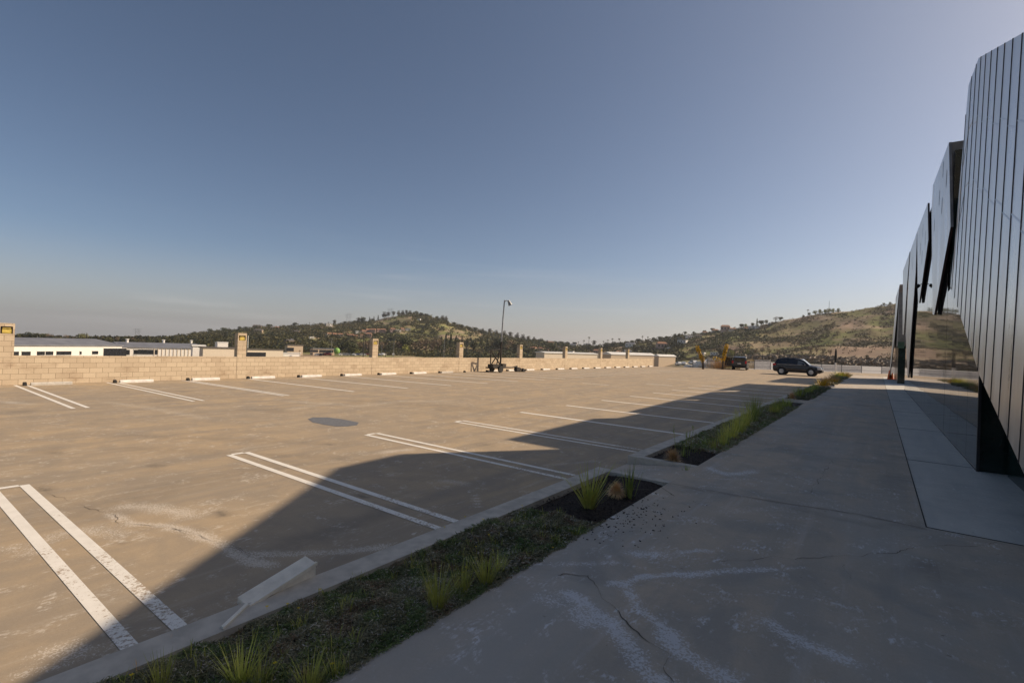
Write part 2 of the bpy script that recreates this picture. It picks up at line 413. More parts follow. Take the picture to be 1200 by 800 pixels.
walk_pale = trace([
    (c4([(800, 285), (840, 310), (880, 350), (950, 390), (985, 440), (1030, 500), (1070, 560), (1130, 600)]), .12, 1.),
    (c4([(700, 300), (760, 320)]), .12, .55), (c4([(830, 350), (870, 380)]), .16, .85),
    (c4([(950, 250), (1000, 245), (1060, 225), (1130, 222), (1200, 212)]), .065, 1.), (c4([(1005, 250), (1020, 300), (1050, 345), (1110, 385), (1160, 430), (1200, 470)]), .07, .95),
    (c4([(1020, 145), (1080, 148), (1130, 150)]), .13, .75), (c4([(740, 185), (850, 180), (960, 175)]), .07, .6),
    (c5([(0, 325), (80, 325), (180, 312), (280, 308), (365, 305)]), .075, .95), (c5([(410, 303), (480, 300)]), .04, .7),
    (c5([(50, 250), (110, 240), (150, 245)]), .07, .8), (c5([(110, 480), (130, 470)]), .08, .8), (c5([(340, 480), (400, 520), (470, 555), (540, 585), (610, 610)]), .11, .9),
    (c5([(0, 520), (60, 590), (130, 630), (200, 670)]), .12, .9), (c5([(350, 155), (400, 155)]), .05, .7), (c5([(920, 460), (960, 500)]), .05, .5),
    (c5([(1160, 555), (1200, 560)]), .05, .6), ([(830, 548), (850, 556), (880, 553)], .14, .8), ([(890, 505), (940, 512)], .2, .5), ([(905, 560), (915, 563)], .04, .7),
    ([(900, 480), (990, 470)], .4, .4), ([(850, 600), (960, 590)], .15, .35)], WZ)
walk_dark = trace([(c5([(60, 30), (400, 85), (640, 120), (870, 170)]), .05, .8), (c5([(880, 290), (1000, 400), (1100, 480)]), .2, .5),
    (c5([(430, 100), (700, 160), (860, 150)]), .12, .45), ([(900, 520), (1060, 560)], .3, .3)], WZ)
xs = rng(WX, .52, .06); ys = rng(-5, 1.2, 1)+rng(1.3, 9, .06)+rng(9.2, 20, .4)+rng(22, 73, 3)
grid('walkway', xs, ys, WZ, 'walk', walk_pale, walk_dark)
xs = rng(.52, 6.0, .5); ys = rng(-5, 7.78, 1)
grid('walkway_near', xs, ys, WZ, 'walk', walk_pale, walk_dark)
grid('walkway_strip', rng(.52, 6, .4), rng(7.78, 73, 2), WZ, 'strip', trace([(c5([(865, 82), (890, 84)]), .03, 1.), (c5([(1000, 170), (930, 60)]), .02, .4)], WZ), trace([(c5([(930, 50), (990, 110), (1110, 210)]), .05, .8)], WZ))
mb = MB(); mb.add([(WX, -5, WZ-.002), (6, -5, WZ-.002), (6, 73, WZ-.002), (WX, 73, WZ-.002), (WX, -5, .001), (6, -5, .001), (6, 73, .001), (WX, 73, .001)],
                  [(3, 2, 6, 7), (0, 3, 7, 4)]); struct('walkway_edge', mb, 'kerb')

def ribbon(name, pts, wd, z, mat, jit=.35, sub=8):
    q = [G(x, y, z) for x, y in pts]; p2 = []
    for i in range(len(q)-1):
        L = (q[i+1]-q[i]).length; n_ = max(2, int(L/.025)) if jit else 2
        for k in range(n_):
            p = q[i].lerp(q[i+1], k/n_)
            if jit:
                d = (q[i+1]-q[i]).normalized(); m_ = noise.fractal(Vector((p.x*5, p.y*5, 4)), 1., 2.2, 5)*.045
                p += Vector((-d.y, d.x, 0))*m_
            p2.append(p)
    p2.append(q[-1]); v = []; n = len(p2)
    for i, p in enumerate(p2):
        d = (p2[min(i+1, n-1)]-p2[max(i-1, 0)]).normalized(); nn = Vector((-d.y, d.x, 0))
        ww = wd*.62*max(.3, min(1.6, .75+2.4*noise.noise(Vector((p.x*3.3, p.y*3.3, 8)))))*(0.2 if i in (0, n-1) else 1) if jit else wd
        v += [(p.x+nn.x*ww, p.y+nn.y*ww, z+.004), (p.x-nn.x*ww, p.y-nn.y*ww, z+.004)]
    mb = MB().add(v, [(2*i, 2*i+1, 2*i+3, 2*i+2) for i in range(n-1)]); return struct(name, mb, mat)
ribbon('crack', c1([(160, 110), (270, 155), (400, 190), (430, 225), (590, 232), (700, 265), (730, 272), (860, 320), (920, 350)]), .0035, 0, 'crack')
ribbon('crack', c2([(0, 78), (110, 90), (150, 118), (280, 150), (370, 190), (420, 205)]), .0035, 0, 'crack')
ribbon('crack', c4([(760, 222), (835, 222), (875, 222), (900, 270), (970, 350), (1030, 420), (1100, 470), (1140, 500), (1145, 550), (1170, 600)]), .005, WZ, 'crack')
ribbon('crack', c5([(180, 280), (370, 265), (430, 272), (560, 265), (770, 250), (850, 225), (1020, 230), (1110, 215)]), .004, WZ, 'crack')
ribbon('crack', c5([(600, 290), (620, 340)]), .003, WZ, 'crack')
ribbon('walkway_joint', c5([(-10, 14), (400, 85), (640, 120), (870, 170)]), .004, WZ, 'joint', 0, 2)
ribbon('walkway_joint', c5([(480, 50), (560, -60)]), .004, WZ, 'joint', .2, 2)
mb = MB(); mb.box(.513, .527, 7.78, 73, WZ+.001, WZ+.005); mb.box(.527, 6, 7.772, 7.786, WZ+.001, WZ+.005); struct('walkway_joint', mb, 'joint')
for yj in (12.8, 18.6, 24.5, 31, 38): mb = MB(); mb.box(.527, 1.5, yj, yj+.012, WZ+.001, WZ+.005); struct('walkway_joint', mb, 'joint')
# asphalt repair patch
pts = [(482, 62), (500, 56), (550, 56), (600, 62), (640, 70), (662, 74), (655, 84), (620, 88), (580, 88), (540, 82), (500, 74)]
mb = MB(); mb.add([G(200+x/3., 470+y/3., .004) for x, y in pts], [tuple(range(len(pts)))]); struct('asphalt_patch', mb, 'patch')

# ------------------------------------------------------------------ painted lines
def line(a, b, wd, wa=0., wb=0.):
    a = Vector((*a, 0)); b = Vector((*b, 0)); d = (b-a); L = d.length; d.normalize(); nn = Vector((-d.y, d.x, 0))*wd/2
    n = max(2, int(L/.3)); v = []; wr = []
    for i in range(n+1):
        p = a.lerp(b, i/n)
        for s_ in (1, -1): v.append((p.x+nn.x*s_, p.y+nn.y*s_, .004)); wr.append(wa+(wb-wa)*i/n)
    o = struct('parking_line', MB().add(v, [(2*i, 2*i+1, 2*i+3, 2*i+2) for i in range(n)]), 'paint')
    at = o.data.attributes.new('wear', 'FLOAT', 'POINT'); at.data.foreach_set('value', wr)
for k in range(-1, 12):
    yc = 1.36+2.92*k
    if k < 4:
        line((-9.2, yc-.15), (-3.75, yc-.15), .10, -.2, .9); line((-9.2, yc+.15), (-3.75, yc+.15), .10, -.2, .9)
        line((-9.2, yc-.099), (-9.2, yc+.099), .10, 0, 0)
    else: line((-9.2, yc), (-3.75, yc), .17, -.35, -.1)
for k in range(-1, 20):
    yw = 3.9+2.65*k; yo = 3.86+2.88*k if k < 8 else 3.86+2.88*8+(k-8)*2.65
    if k < 3:
        dd = (.15, .15, .14, .1)[k+1]
        line((-25.1, yw-dd), (-17.2, yo-dd), .10, .1, .1); line((-25.1, yw+dd), (-17.2, yo+dd), .10, .1, .1)
    else: line((-25.1, yw), (-17.2, yo), .15, -.1, .1)
for x, y in ((-14.5, 27.0), (-12.0, 31.0), (-13.3, 38.5)): line((x, y), (x+1.7, y+.1), .12, 0, 0)

# ------------------------------------------------------------------ wall with lit pillars
wall = empty('block_wall', (-25.2, 0, 0), 0, 'long low tan block wall with square lamp pillars along the far side of the lot', 'wall')
def wbox(name, x0, x1, y0, y1, z0, z1, mat='block', par=wall):
    o = MB().box(x0, x1, y0, y1, z0, z1).build(name, mat, par); return o
wbox('wall_body', -.2, 0, -14, 67.2, 0, 1.07)
PY = [3.49+7.9*k for k in range(-2, 0)]+[3.49, 11.7, 19.75, 27.68, 35.45, 43.3, 51.2, 58.8]
for i, py in enumerate(PY):
    p = MB(); h0, h1 = 1.86, 2.12
    x0, x1, y0, y1 = -.31, .012, py-.21, py+.21
    p.box(x0, x1, y0, y1, .003, h0); p.box(x0, x1, y0, y1, h1, 2.235)
    p.box(x0, x1, y0, y0+.05, h0, h1); p.box(x0, x1, y1-.05, y1, h0, h1)
    po = p.build('pillar', 'block', wall)
    MB().box(x0+.02, x1-.1, y0+.05, y1-.05, h0, h1).build('lamp_recess', 'win', po)
    l = MB(); l.box(x1-.1, x1-.03, y0+.1, y1-.08, h0+.02, h0+.16); l.tube((x1-.06, y0+.11, h0+.2), (x1-.06, y1-.09, h0+.2), .02)
    l.build('lamp', 'lampy', po)
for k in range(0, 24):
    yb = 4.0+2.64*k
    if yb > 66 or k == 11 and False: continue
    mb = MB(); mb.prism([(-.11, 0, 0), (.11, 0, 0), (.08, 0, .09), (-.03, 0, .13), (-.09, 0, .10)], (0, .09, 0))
    o = mb.build('stop_shadow_block', 'black'); o.location = (-24.82, yb-.08, 0)  # black block stands in for the shadow at each wheel stop end
    tag(o, 'x', 'rubber block', 'black blocks standing in for wheel stop shadows along the wall')
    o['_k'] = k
    if k in (9,): continue
    L = 1.15
    mb = MB(); prof = [(-.075, .0), (.075, .0), (.07, .075), (.04, .11), (-.04, .11), (-.07, .075)]
    mb.prism([(x, 0, z) for x, z in prof], (0, L, 0))
    o2 = mb.build('wheel_stop', 'plastic' if k in (0, 8) else 'stopw'); o2.location = (-24.8, yb+.12, 0)
    tag(o2, 'x', 'wheel stop', 'wheel stops along the foot of the wall'); o2['_k'] = k

# ------------------------------------------------------------------ planters
PL = [(-4, 7.62), (8.84, 25.0), (26.1, 40.4), (42.2, 54), (55.2, 72)]
for i, (a, b) in enumerate(PL):
    k = MB(); k.box(KX0, KX1, a, b, 0, WZ)
    if i: k.box(KX1, WX+.0, a, a+.16, 0, WZ)
    k.box(KX1, WX, b-.16, b, 0, WZ)
    struct('kerb', k, 'kerb')
    v = []; f = []; nx = 9; ys = rng(a+(.16 if i else 0), b-.16, .3)
    for y in ys:
        for j in range(nx):
            x = KX1+.003+(WX-KX1-.006)*j/(nx-1); e = min(j, nx-1-j)
            v.append((x, y, .075+.035*min(e, 2)/2+.02*noise.noise(Vector((x*3, y*3, 0)))))
    f = [(q*nx+j, q*nx+j+1, (q+1)*nx+j+1, (q+1)*nx+j) for q in range(len(ys)-1) for j in range(nx-1)]
    m_ = MB(); m_.add(v, f); struct('planter_soil', m_, 'soil', smooth=True)
for (a, b) in [(7.62, 8.84), (25.0, 26.1), (40.4, 42.2), (54, 55.2)]:
    m_ = MB(); m_.add([(WX, a+.003, WZ-.002), (WX, b-.003, WZ-.002), (KX0, b-.003, .003), (KX0, a+.003, .003)], [(0, 1, 2, 3)]); struct('ramp', m_, 'walk')
for pts in ([(705, 561), (715, 566), (735, 566), (748, 562), (757, 563)], [(745, 558), (752, 566), (760, 560)], [(768, 566), (778, 570), (775, 576), (790, 586)], [(722, 571), (742, 575), (765, 578)]):
    q = [G(x, y, .09) for x, y in pts]; mb = MB()
    def rz(x): return .003+(x-KX0)/(WX-KX0)*(WZ-.005)+.005
    v = []
    for p in q:
        p.z = rz(min(p.x, WX)); v += [(p.x, p.y-.006, p.z), (p.x, p.y+.006, p.z)]
    mb.add(v, [(2*i, 2*i+2, 2*i+3, 2*i+1) for i in range(len(q)-1)]); struct('crack', mb, 'crack')

def soil_z(x): return .115 if KX1+.2 < x < WX-.2 else .095
def cover_patch(a, b, dens, hf, seed, xa=KX1, xb=WX, s0=.012):
    r = random.Random(seed); mb = MB(); V = mb.v; F = mb.f; MI = mb.mi
    n = int((b-a)*(xb-xa)*dens)
    for _ in range(n):
        y = r.uniform(a, b); x = r.uniform(xa+.0, xb)
        lump = hf(x, y)
        if lump <= 0: continue
        # the patch overhangs the paving a little on the walk side
        x += (r.uniform(-.02, .03)+.07*max(0, noise.noise(Vector((1, y*5, 7)))))*(1 if x > xb-.15 else 0)
        e = min(1, (x-xa)/.05+.45, (xb-x)/.10+.35)
        z = .09+lump*r.uniform(.2, 1.)*max(.15, e)
        if x > xb-.01: z = max(z, .156)
        s = s0*r.uniform(.6, 1.7)
        d = Vector((r.gauss(0, 1), r.gauss(0, 1), r.gauss(0, .5)+.15)).normalized(); u = d.orthogonal().normalized()
        if r.random() < .5: u = d.cross(u)
        o = len(V); c = Vector((x, y, z))
        V += [tuple(c-u*s*.32), tuple(c+d*s*2.6), tuple(c+u*s*.32), tuple(c-d*s*1.2)]; F.append((o, o+2, o+1)); F.append((o, o+3, o+2))
        mt = noise.noise(Vector((x*2.3, y*2.3, 9))); mg = noise.noise(Vector((x*4.5, y*4.5, 19)))
        k = 1 if r.random() < .07+.45*max(0, mt) else (2 if mg > .12 and r.random() < .8 else (3 if mg < -.28 and r.random() < .5 else 0))
        MI += [k, k]
    return mb
def lump(x, y):
    return .04+.06*max(0, .5+noise.noise(Vector((x*2.2, y*2.2, 1))))+.05*max(-.5, noise.noise(Vector((x*6.5, y*6.5, 2))))
def lump1(x, y):
    # boundary of the bare mulch end runs slantwise
    lim = 5.0+(x-KX1)*.25+.12*noise.noise(Vector((x*4, y*2, 5)))
    return lump(x, y) if y < lim else (lump(x, y)*.4 if y < lim+.06 else 0)
tag(cover_patch(.0, 3.2, 48000, lump1, 1, s0=.0062).build('ground_cover', ['cover', 'cover_pale', 'cover_green', 'cover_brown']), 'dark low creeping ground cover in the nearest planter, near end', 'ground cover', kind='stuff')
tag(cover_patch(3.2, 5.5, 30000, lump1, 2, s0=.009).build('ground_cover', ['cover', 'cover_pale', 'cover_green', 'cover_brown']), 'dark low creeping ground cover ending at the bare mulch of the nearest planter', 'ground cover', kind='stuff')
def lumpP(m):
    def f(x, y):
        v = noise.noise(Vector((x*.8, y*.35, m)))
        return lump(x, y) if v > -.12 else 0
    return f
tag(cover_patch(10.6, 22.5, 6000, lump, 3, s0=.022).build('ground_cover', ['cover', 'cover_pale', 'cover_green', 'cover_brown']), 'grey green creeping ground cover in the second planter', 'ground cover', kind='stuff')
tag(cover_patch(27.3, 39, 1300, lump, 4, s0=.05).build('ground_cover', ['cover', 'cover_pale', 'cover_green', 'cover_brown']), 'grey green creeping ground cover in the third planter', 'ground cover', kind='stuff')
tag(cover_patch(44, 53, 700, lump, 5, s0=.07).build('ground_cover', ['cover', 'cover_pale', 'cover_green', 'cover_brown']), 'grey green creeping ground cover in the fourth planter', 'ground cover', kind='stuff')
tag(cover_patch(56, 71, 600, lump, 6, s0=.08).build('ground_cover', ['cover', 'cover_pale', 'cover_green', 'cover_brown']), 'grey green creeping ground cover in the farthest planter', 'ground cover', kind='stuff')
# loose mulch spilled on the walk
mb = MB(); r = random.Random(5)
for _ in range(420):
    p = G(r.gauss(722, 42), r.gauss(602, 14), WZ)
    if p.x < WX+.01 or r.random() < (p.x-WX)*.55: continue
    s = r.uniform(.003, .010); a = r.uniform(0, 3.14)
    ux, uy = math.cos(a)*s*1.6, math.sin(a)*s*1.6; vx, vy = -math.sin(a)*s*.7, math.cos(a)*s*.7
    mb.prism([(p.x-ux, p.y-uy, WZ+.002), (p.x+vx, p.y+vy, WZ+.002), (p.x+ux, p.y+uy, WZ+.002), (p.x-vx, p.y-vy, WZ+.002)], (0, 0, s*.7))
tag(mb.build('mulch_crumbs', 'crumb'), 'loose dark mulch crumbs spilled from the planter onto the walkway', 'mulch', kind='stuff')
mb = MB()
for _ in range(2600):
    x = r.uniform(KX1+.02, WX-.02); y = r.uniform(5.0, 7.4) if _ < 1500 else r.uniform(9.0, 10.8); s = r.uniform(.006, .02); a = r.uniform(0, 3.14)
    z = .105+r.uniform(0, .02); ux, uy = math.cos(a)*s*1.6, math.sin(a)*s*1.6; vx, vy = -math.sin(a)*s*.6, math.cos(a)*s*.6; t = r.uniform(-1, 1)*s
    mb.add([(x-ux, y-uy, z-t), (x+vx, y+vy, z), (x+ux, y+uy, z+t), (x-vx, y-vy, z)], [(0, 1, 2, 3)])
tag(mb.build('bark_mulch', 'crumb'), 'dark bark mulch covering the bare ends of the planters', 'mulch', kind='stuff')
# short grass blades coming up through the ground cover
r = random.Random(31); mb = MB()
for _ in range(150):
    y0 = r.uniform(.9, 5.1)**1.; x0 = r.uniform(KX1+.05, WX-.05)
    if noise.noise(Vector((x0*3, y0*3, 33))) < -.05: continue
    for _b in range(r.randint(3, 8)):
        a = r.uniform(0, 6.28); L = r.uniform(.05, .13); bx, by = x0+r.gauss(0, .02), y0+r.gauss(0, .02); lx, ly = math.cos(a)*L*.5, math.sin(a)*L*.5; w_ = .0022
        sx, sy = -math.sin(a)*w_, math.cos(a)*w_
        mb.add([(bx-sx, by-sy, .11), (bx+sx, by+sy, .11), (bx+lx*.5+sx, by+ly*.5+sy, .11+L*.7), (bx+lx*.5-sx, by+ly*.5-sy, .11+L*.7), (bx+lx, by+ly, .11+L)], [(0, 1, 2, 3), (3, 2, 4)])
tag(mb.build('grass_blades', 'grass'), 'short stray grass blades coming up through the nearest ground cover', 'grass', kind='stuff')
# tiny yellow flowers
mb = MB()
for (x, y) in [(154, 790), (337, 707), (350, 712), (313, 710), (375, 690), (521, 617), (612, 592), (621, 621), (545, 605), (668, 605), (573, 626), (546, 664), (543, 670), (566, 608), (600, 609), (648, 641), (389, 777), (322, 776), (590, 622), (558, 640)]:
    c = G(x, y, .17); s = .009
    for k in range(5):
        t = k*1.256; mb.add([(c.x, c.y, c.z+.004), (c.x+math.cos(t-.5)*s, c.y+math.sin(t-.5)*s, c.z), (c.x+math.cos(t)*s*1.5, c.y+math.sin(t)*s*1.5, c.z+.004), (c.x+math.cos(t+.5)*s, c.y+math.sin(t+.5)*s, c.z)], [(0, 1, 2, 3)])
    mb.tube((c.x, c.y, .1), (c.x, c.y, c.z), .0012, n=3)
tag(mb.build('flowers', 'flower'), 'tiny yellow flowers scattered over the ground cover of the nearest planter', 'flowers', kind='stuff')

def blades(n, h, spread, wd, seed, droop=.5, hv=.4, base=.04):
    r = random.Random(seed); mb = MB()
    for _ in range(n):
        a = r.uniform(0, 6.283); b = r.uniform(0, base); L = h*r.uniform(1-hv, 1); lean = spread*r.uniform(.1, 1); dr = droop*r.uniform(.3, 1)
        dx, dy = math.cos(a), math.sin(a); p0 = Vector((dx*b, dy*b, 0)); pts = []
        for i in range(5):
            t = i/4.; rr = lean*L*(t+dr*t*t*.6); zz = L*(t-dr*lean*t*t*.6); pts.append(p0+Vector((dx*rr, dy*rr, zz)))
        sx, sy = -dy, dx; v = []
        for i, p in enumerate(pts):
            ww = wd*(1-i/4.)*.9+wd*.06; v += [(p.x-sx*ww, p.y-sy*ww, p.z), (p.x+sx*ww, p.y+sy*ww, p.z)]
        mb.add(v, [(2*i, 2*i+1, 2*i+3, 2*i+2) for i in range(4)])
    return mb
def plant(name, px, py, mb, mat, label, cat, group=None, z=.1):
    o = mb.build(name, mat); p = G(px, py, z); o.location = (min(p.x, WX-.06), p.y, z)
    o.rotation_euler = (0, 0, rnd.uniform(0, 6)); tag(o, label, cat, group); return o
gg = 'weedy grass tufts in the nearest planter'
T = [(190, 812, 18, .26, 'upright green grass tuft nearest the bottom left corner of the picture'),
     (283, 800, 20, .27, 'yellow green grass tuft near the picture bottom below the tilted concrete stop'),
     (305, 808, 16, .26, 'second grass tuft from the left below the tilted concrete stop'),
     (362, 812, 26, .25, 'spreading green grass tuft at the bottom edge beside the walkway'),
     (395, 796, 9, .2, 'thin sparse grass tuft at the bottom edge closest to the walkway'),
     (512, 716, 30, .40, 'tallest yellow green grass tuft halfway along the nearest planter'),
     (541, 698, 18, .34, 'narrow grass tuft between the two fuller tufts halfway along the nearest planter'),
     (569, 686, 28, .36, 'full green grass tuft farthest right of the three halfway along the planter'),
     (584, 672, 8, .28, 'thin grass sprig behind the full tuft halfway along the nearest planter'),
     (655, 606, 9, .12, 'small grass sprig near the mulch edge of the nearest planter'),
     (675, 629, 7, .15, 'small grass sprig at the walkway edge before the bare mulch'),
     (497, 650, 5, .10, 'few short grass blades near the kerb of the nearest planter'),
     (420, 682, 8, .10, 'short low grass sprig near the kerb right of the tilted stop')]
for i, (x, y, n, h, lb) in enumerate(T):
    plant('grass_tuft', x, y, blades(n*3, h, .55, .0044, 40+i, .7, .5, .055), 'grass', lb, 'grass tuft', gg)
plant('weed', 165, 792, blades(12, .11, .7, .003, 77, .3), 'dry', 'brown dried weed at the kerb near the bottom left corner', 'weed')
plant('weed', 203, 757, blades(34, .07, .9, .003, 78, .6), 'dry', 'curled brown dried weed beside the white line end at the kerb', 'weed')
plant('weed', 505, 735, blades(20, .06, .9, .002, 79, .6), 'dry', 'short dry brown weed below the tallest tuft by the walkway', 'weed')
plant('weed', 326, 775, blades(20, .08, .9, .003, 80, .6), 'dry', 'pale dry weed between the two bottom grass tufts', 'weed')
def strappy(px, py, n, h, wd, seed, label, spread=.5, mat='grass_dark', name='strappy_plant', cat='plant'):
    return plant(name, px, py, blades(n, h, spread, wd, seed, .5, .55, .07), mat, label, cat)
strappy(690, 596, 80, .66, .012, 1, 'spiky green strap leaved plant on the mulch of the nearest planter', .85, 'grass')
strappy(738, 583, 26, .62, .011, 2, 'upright tall spiky plant between the dry brown tuft and its wider neighbour', .3)
def tuftball(px, py, rad, seed, label, n=900):
    r = random.Random(seed); mb = MB()
    for _ in range(n):
        a = r.uniform(0, 6.283); el = math.asin(r.uniform(.02, 1)); L = rad*r.uniform(.75, 1.08)
        d = Vector((math.cos(a)*math.cos(el), math.sin(a)*math.cos(el), math.sin(el)*1.25)); s_ = d.cross(Vector((0, 0, 1))).normalized() if abs(d.z) < .98*d.length else Vector((1, 0, 0))
        j1 = Vector((r.gauss(0, 1), r.gauss(0, 1), r.gauss(0, 1)))*rad*.06; wd = .0032*rad/.2
        p = [d*L*t+j1*t*t+Vector((0, 0, rad*.12+.03*math.sin(t*3)-.25*rad*t*t*(1-d.z/1.25))) for t in (.05, .55, 1.)]
        v = []
        for q, w_ in zip(p, (wd, wd*.9, wd*.2)): v += [q-s_*w_, q+s_*w_]
        mb.add(v, [(0, 1, 3, 2), (2, 3, 5, 4)])
    return plant('dry_tuft', px, py, mb, 'dry', label, 'dry tuft', 'rounded dry brown grass tufts')
tuftball(722, 582, .155, 3, 'round dry brown grass tuft at the end of the nearest planter')
tuftball(788, 542, .20, 4, 'round dry brown grass tuft on the mulch at the near end of the second planter')
r = random.Random(8)
strappy(808, 554, 16, .16, .006, 5, 'small green plant at the near walkway corner of the second planter')
def stalks(px, py, h, seed, label, n=6):
    mb = blades(n*3, h*.5, .35, .006, seed, .4, .4, .1); rr = random.Random(seed)
    for _ in range(n):
        x, y = rr.uniform(-.12, .12), rr.uniform(-.12, .12); L = h*rr.uniform(.6, 1)
        mb.tube((x, y, 0), (x*1.5+rr.uniform(-.04, .04), y*1.5, L), .004, .003, 4)
        for q in range(7):
            zz = L*rr.uniform(.75, 1.); mb.tube((x*1.5, y*1.5, zz), (x*1.5+rr.uniform(-.02, .02), y*1.5, zz+.03), .006, .002, 3)
    return plant('flower_stalk_plant', px, py, mb, 'grass_dark', label, 'plant')
stalks(801, 535, .62, 21, 'tall thin flower stalks rising beside the dry tuft in the second planter', 4)
stalks(812, 530, .42, 22, 'shorter stalked plant right of the tall stalks in the second planter', 3)
strappy(826, 524, 26, .32, .008, 23, 'spreading green grass clump just beyond the stalks in the second planter')
for i, (x, y, h, n, m) in enumerate([(848, 523, .55, 60, 'grass'), (857, 516, .65, 90, 'grass'), (866, 509, .72, 100, 'grass'), (874, 502, .8, 100, 'grass'), (882, 496, .9, 100, 'grass_dark'), (885, 489, 1.0, 80, 'grass_dark'), (838, 528, .38, 40, 'grass')]):
    plant('ornamental_grass', x, y, blades(n, h, .5, .007, 60+i, .5, .4, .14), m, 'x', 'ornamental grass', 'tall green grass clumps mid way in the second planter')['_ord'] = i
for i, (x, y, h, m, lb) in enumerate([(912, 482, .55, 'grass_dark', 'dark spiky clump at the far end of the second planter'), (922, 478, .5, 'grass_dark', 'wide dark clump beside the far kerb end of the second planter'),
        (908, 486, .4, 'grass', 'yellow green clump near the walkway at the far end of the second planter'), (947, 462, .55, 'grass_dark', 'green leafy clump in the middle of the third planter'),
        (936, 466, .7, 'grass_dark', 'thin tall clump at the near end of the third planter'),
        (955, 458, .6, 'grass_dark', 'dark green bush at the far end of the third planter')]):
    plant('leafy_clump', x, y, blades(90, h, .6, .012, 80+i, .5, .4, .22), m, lb, 'plant')
tuftball(928, 468, .30, 31, 'round dry brown tuft at the near end of the third planter', 400)
for i, (x, y, h, m, lb) in enumerate([(964, 452, .6, 'yellow', 'sunlit yellow bush nearest at the gap before the fourth planter'), (975, 449.5, .55, 'yellow', 'low sunlit yellow bush by the walkway at the fourth planter'),
        (968, 449, .6, 'dry', 'brown bush behind the sunlit yellow bushes of the fourth planter'), (976, 447, .7, 'dry', 'reddish brown bush in the middle of the fourth planter'),
        (980, 444.5, .8, 'grass_dark', 'dark green bush before the farthest yellow green bush'), (985, 442.5, .9, 'grass', 'yellow green bush at the far end of the planter strip'), (989, 442.5, .8, 'yellow', 'bright yellow bush closing the planter strip')]):
    plant('bush', x, y, blades(150, h, .9, .022, 90+i, .4, .5, .45), m, lb, 'bush')

# tilted loose stop on the kerb
st = empty('loose_wheel_stop', (0, 0, 0), 0, 'loose beige concrete wheel stop tipped across the kerb of the nearest planter', 'wheel stop')
a = G(291, 714, .12); b = G(370, 673, .155)
d = (b-a).normalized(); nn = Vector((-d.y, d.x, 0)).normalized()
def P3(t, u, v): return a+(b-a)*t+nn*u+Vector((0, 0, v))
mb = MB()
for (u0, u1, v0, v1, w0, w1) in ((0, .13, -.02, -.02, .0, .075), (-.008, .14, .004, .079, .03, .125)):
    q = []
    for t in (0, 1):
        lo, hi = (v0, w0) if t == 0 else (v0 if v0 < 0 else .082, (w0 if v0 < 0 else .03)+.075)
        q += [P3(t, u0, lo if v0 < 0 else (0.0, .078)[t]), P3(t, u1, lo if v0 < 0 else (.0, .05)[t]), P3(t, u1, (.055, .125)[t] if v0 > 0 else (.03, .09)[t]), P3(t, u0, (.012, .10)[t] if v0 > 0 else (.0, .078)[t])]
    mb.add(q, [(0, 1, 2, 3), (7, 6, 5, 4), (0, 4, 5, 1), (1, 5, 6, 2), (2, 6, 7, 3), (3, 7, 4, 0)])
lip = [P3(0, -.016, .008), P3(1, -.016, .085), P3(1, -.016, .112), P3(0, -.016, .035)]
mb.prism(lip, nn*.02)
o = mb.build('stop_body', 'loose', st)
bv = o.modifiers.new('bevel', 'BEVEL'); bv.width = .008; bv.segments = 2
e0 = G(262, 737, .153); mb = MB(); mb.prism([e0, a+Vector((0, 0, .03)), a+nn*.03+Vector((0, 0, .03)), e0+nn*.03], (0, 0, .014)); mb.build('broken_end', 'loose', st)

# ------------------------------------------------------------------ glass and metal building
bld = empty('metal_clad_building', (1.52, 30, 0), 0, 'long glass walled building hung with slanted folded grey metal panels', 'building')
def kid(mb, name, mats, par=bld, smooth=False):
    o = mb.build(name, mats, par, smooth); o.matrix_parent_inverse = Matrix.Translation(-par.location) if par == bld else Matrix.Identity(4); return o
GX = 1.52
mb = MB()
mb.box(GX+.03, 9, 12.52, 17.9, WZ, 4.1); mb.box(GX+.03, 9, 17.9, 43.4, WZ, 7.93)
kid(mb, 'core', 'glass_end')
yy = 12.5; k = 0                                  # tall glass sheets with thin gaps, each a hair out of true
r = random.Random(3)
while yy < 43.3:
    y1 = min(yy+1.45, 43.4); top = 4.1 if yy < 17.5 else 7.93
    g = MB(); e0, e1 = r.uniform(-.0013, .0013), r.uniform(-.0013, .0013)
    g.add([(GX+e0, yy+.006, WZ+.01), (GX+e1, y1-.006, WZ+.01), (GX+e1+.001, y1-.006, top), (GX+e0+.001, yy+.006, top)], [(0, 3, 2, 1)])
    kid(g, 'glass_sheet', 'glass'); yy = y1
kid(MB().box(GX-.012, GX+.03, 12.46, 12.52, WZ, 1.9), 'corner_frame', 'frame')
kid(MB().box(GX-.01, GX+.02, 12.52, 43.4, WZ, WZ+.03), 'base_rail', 'frame')
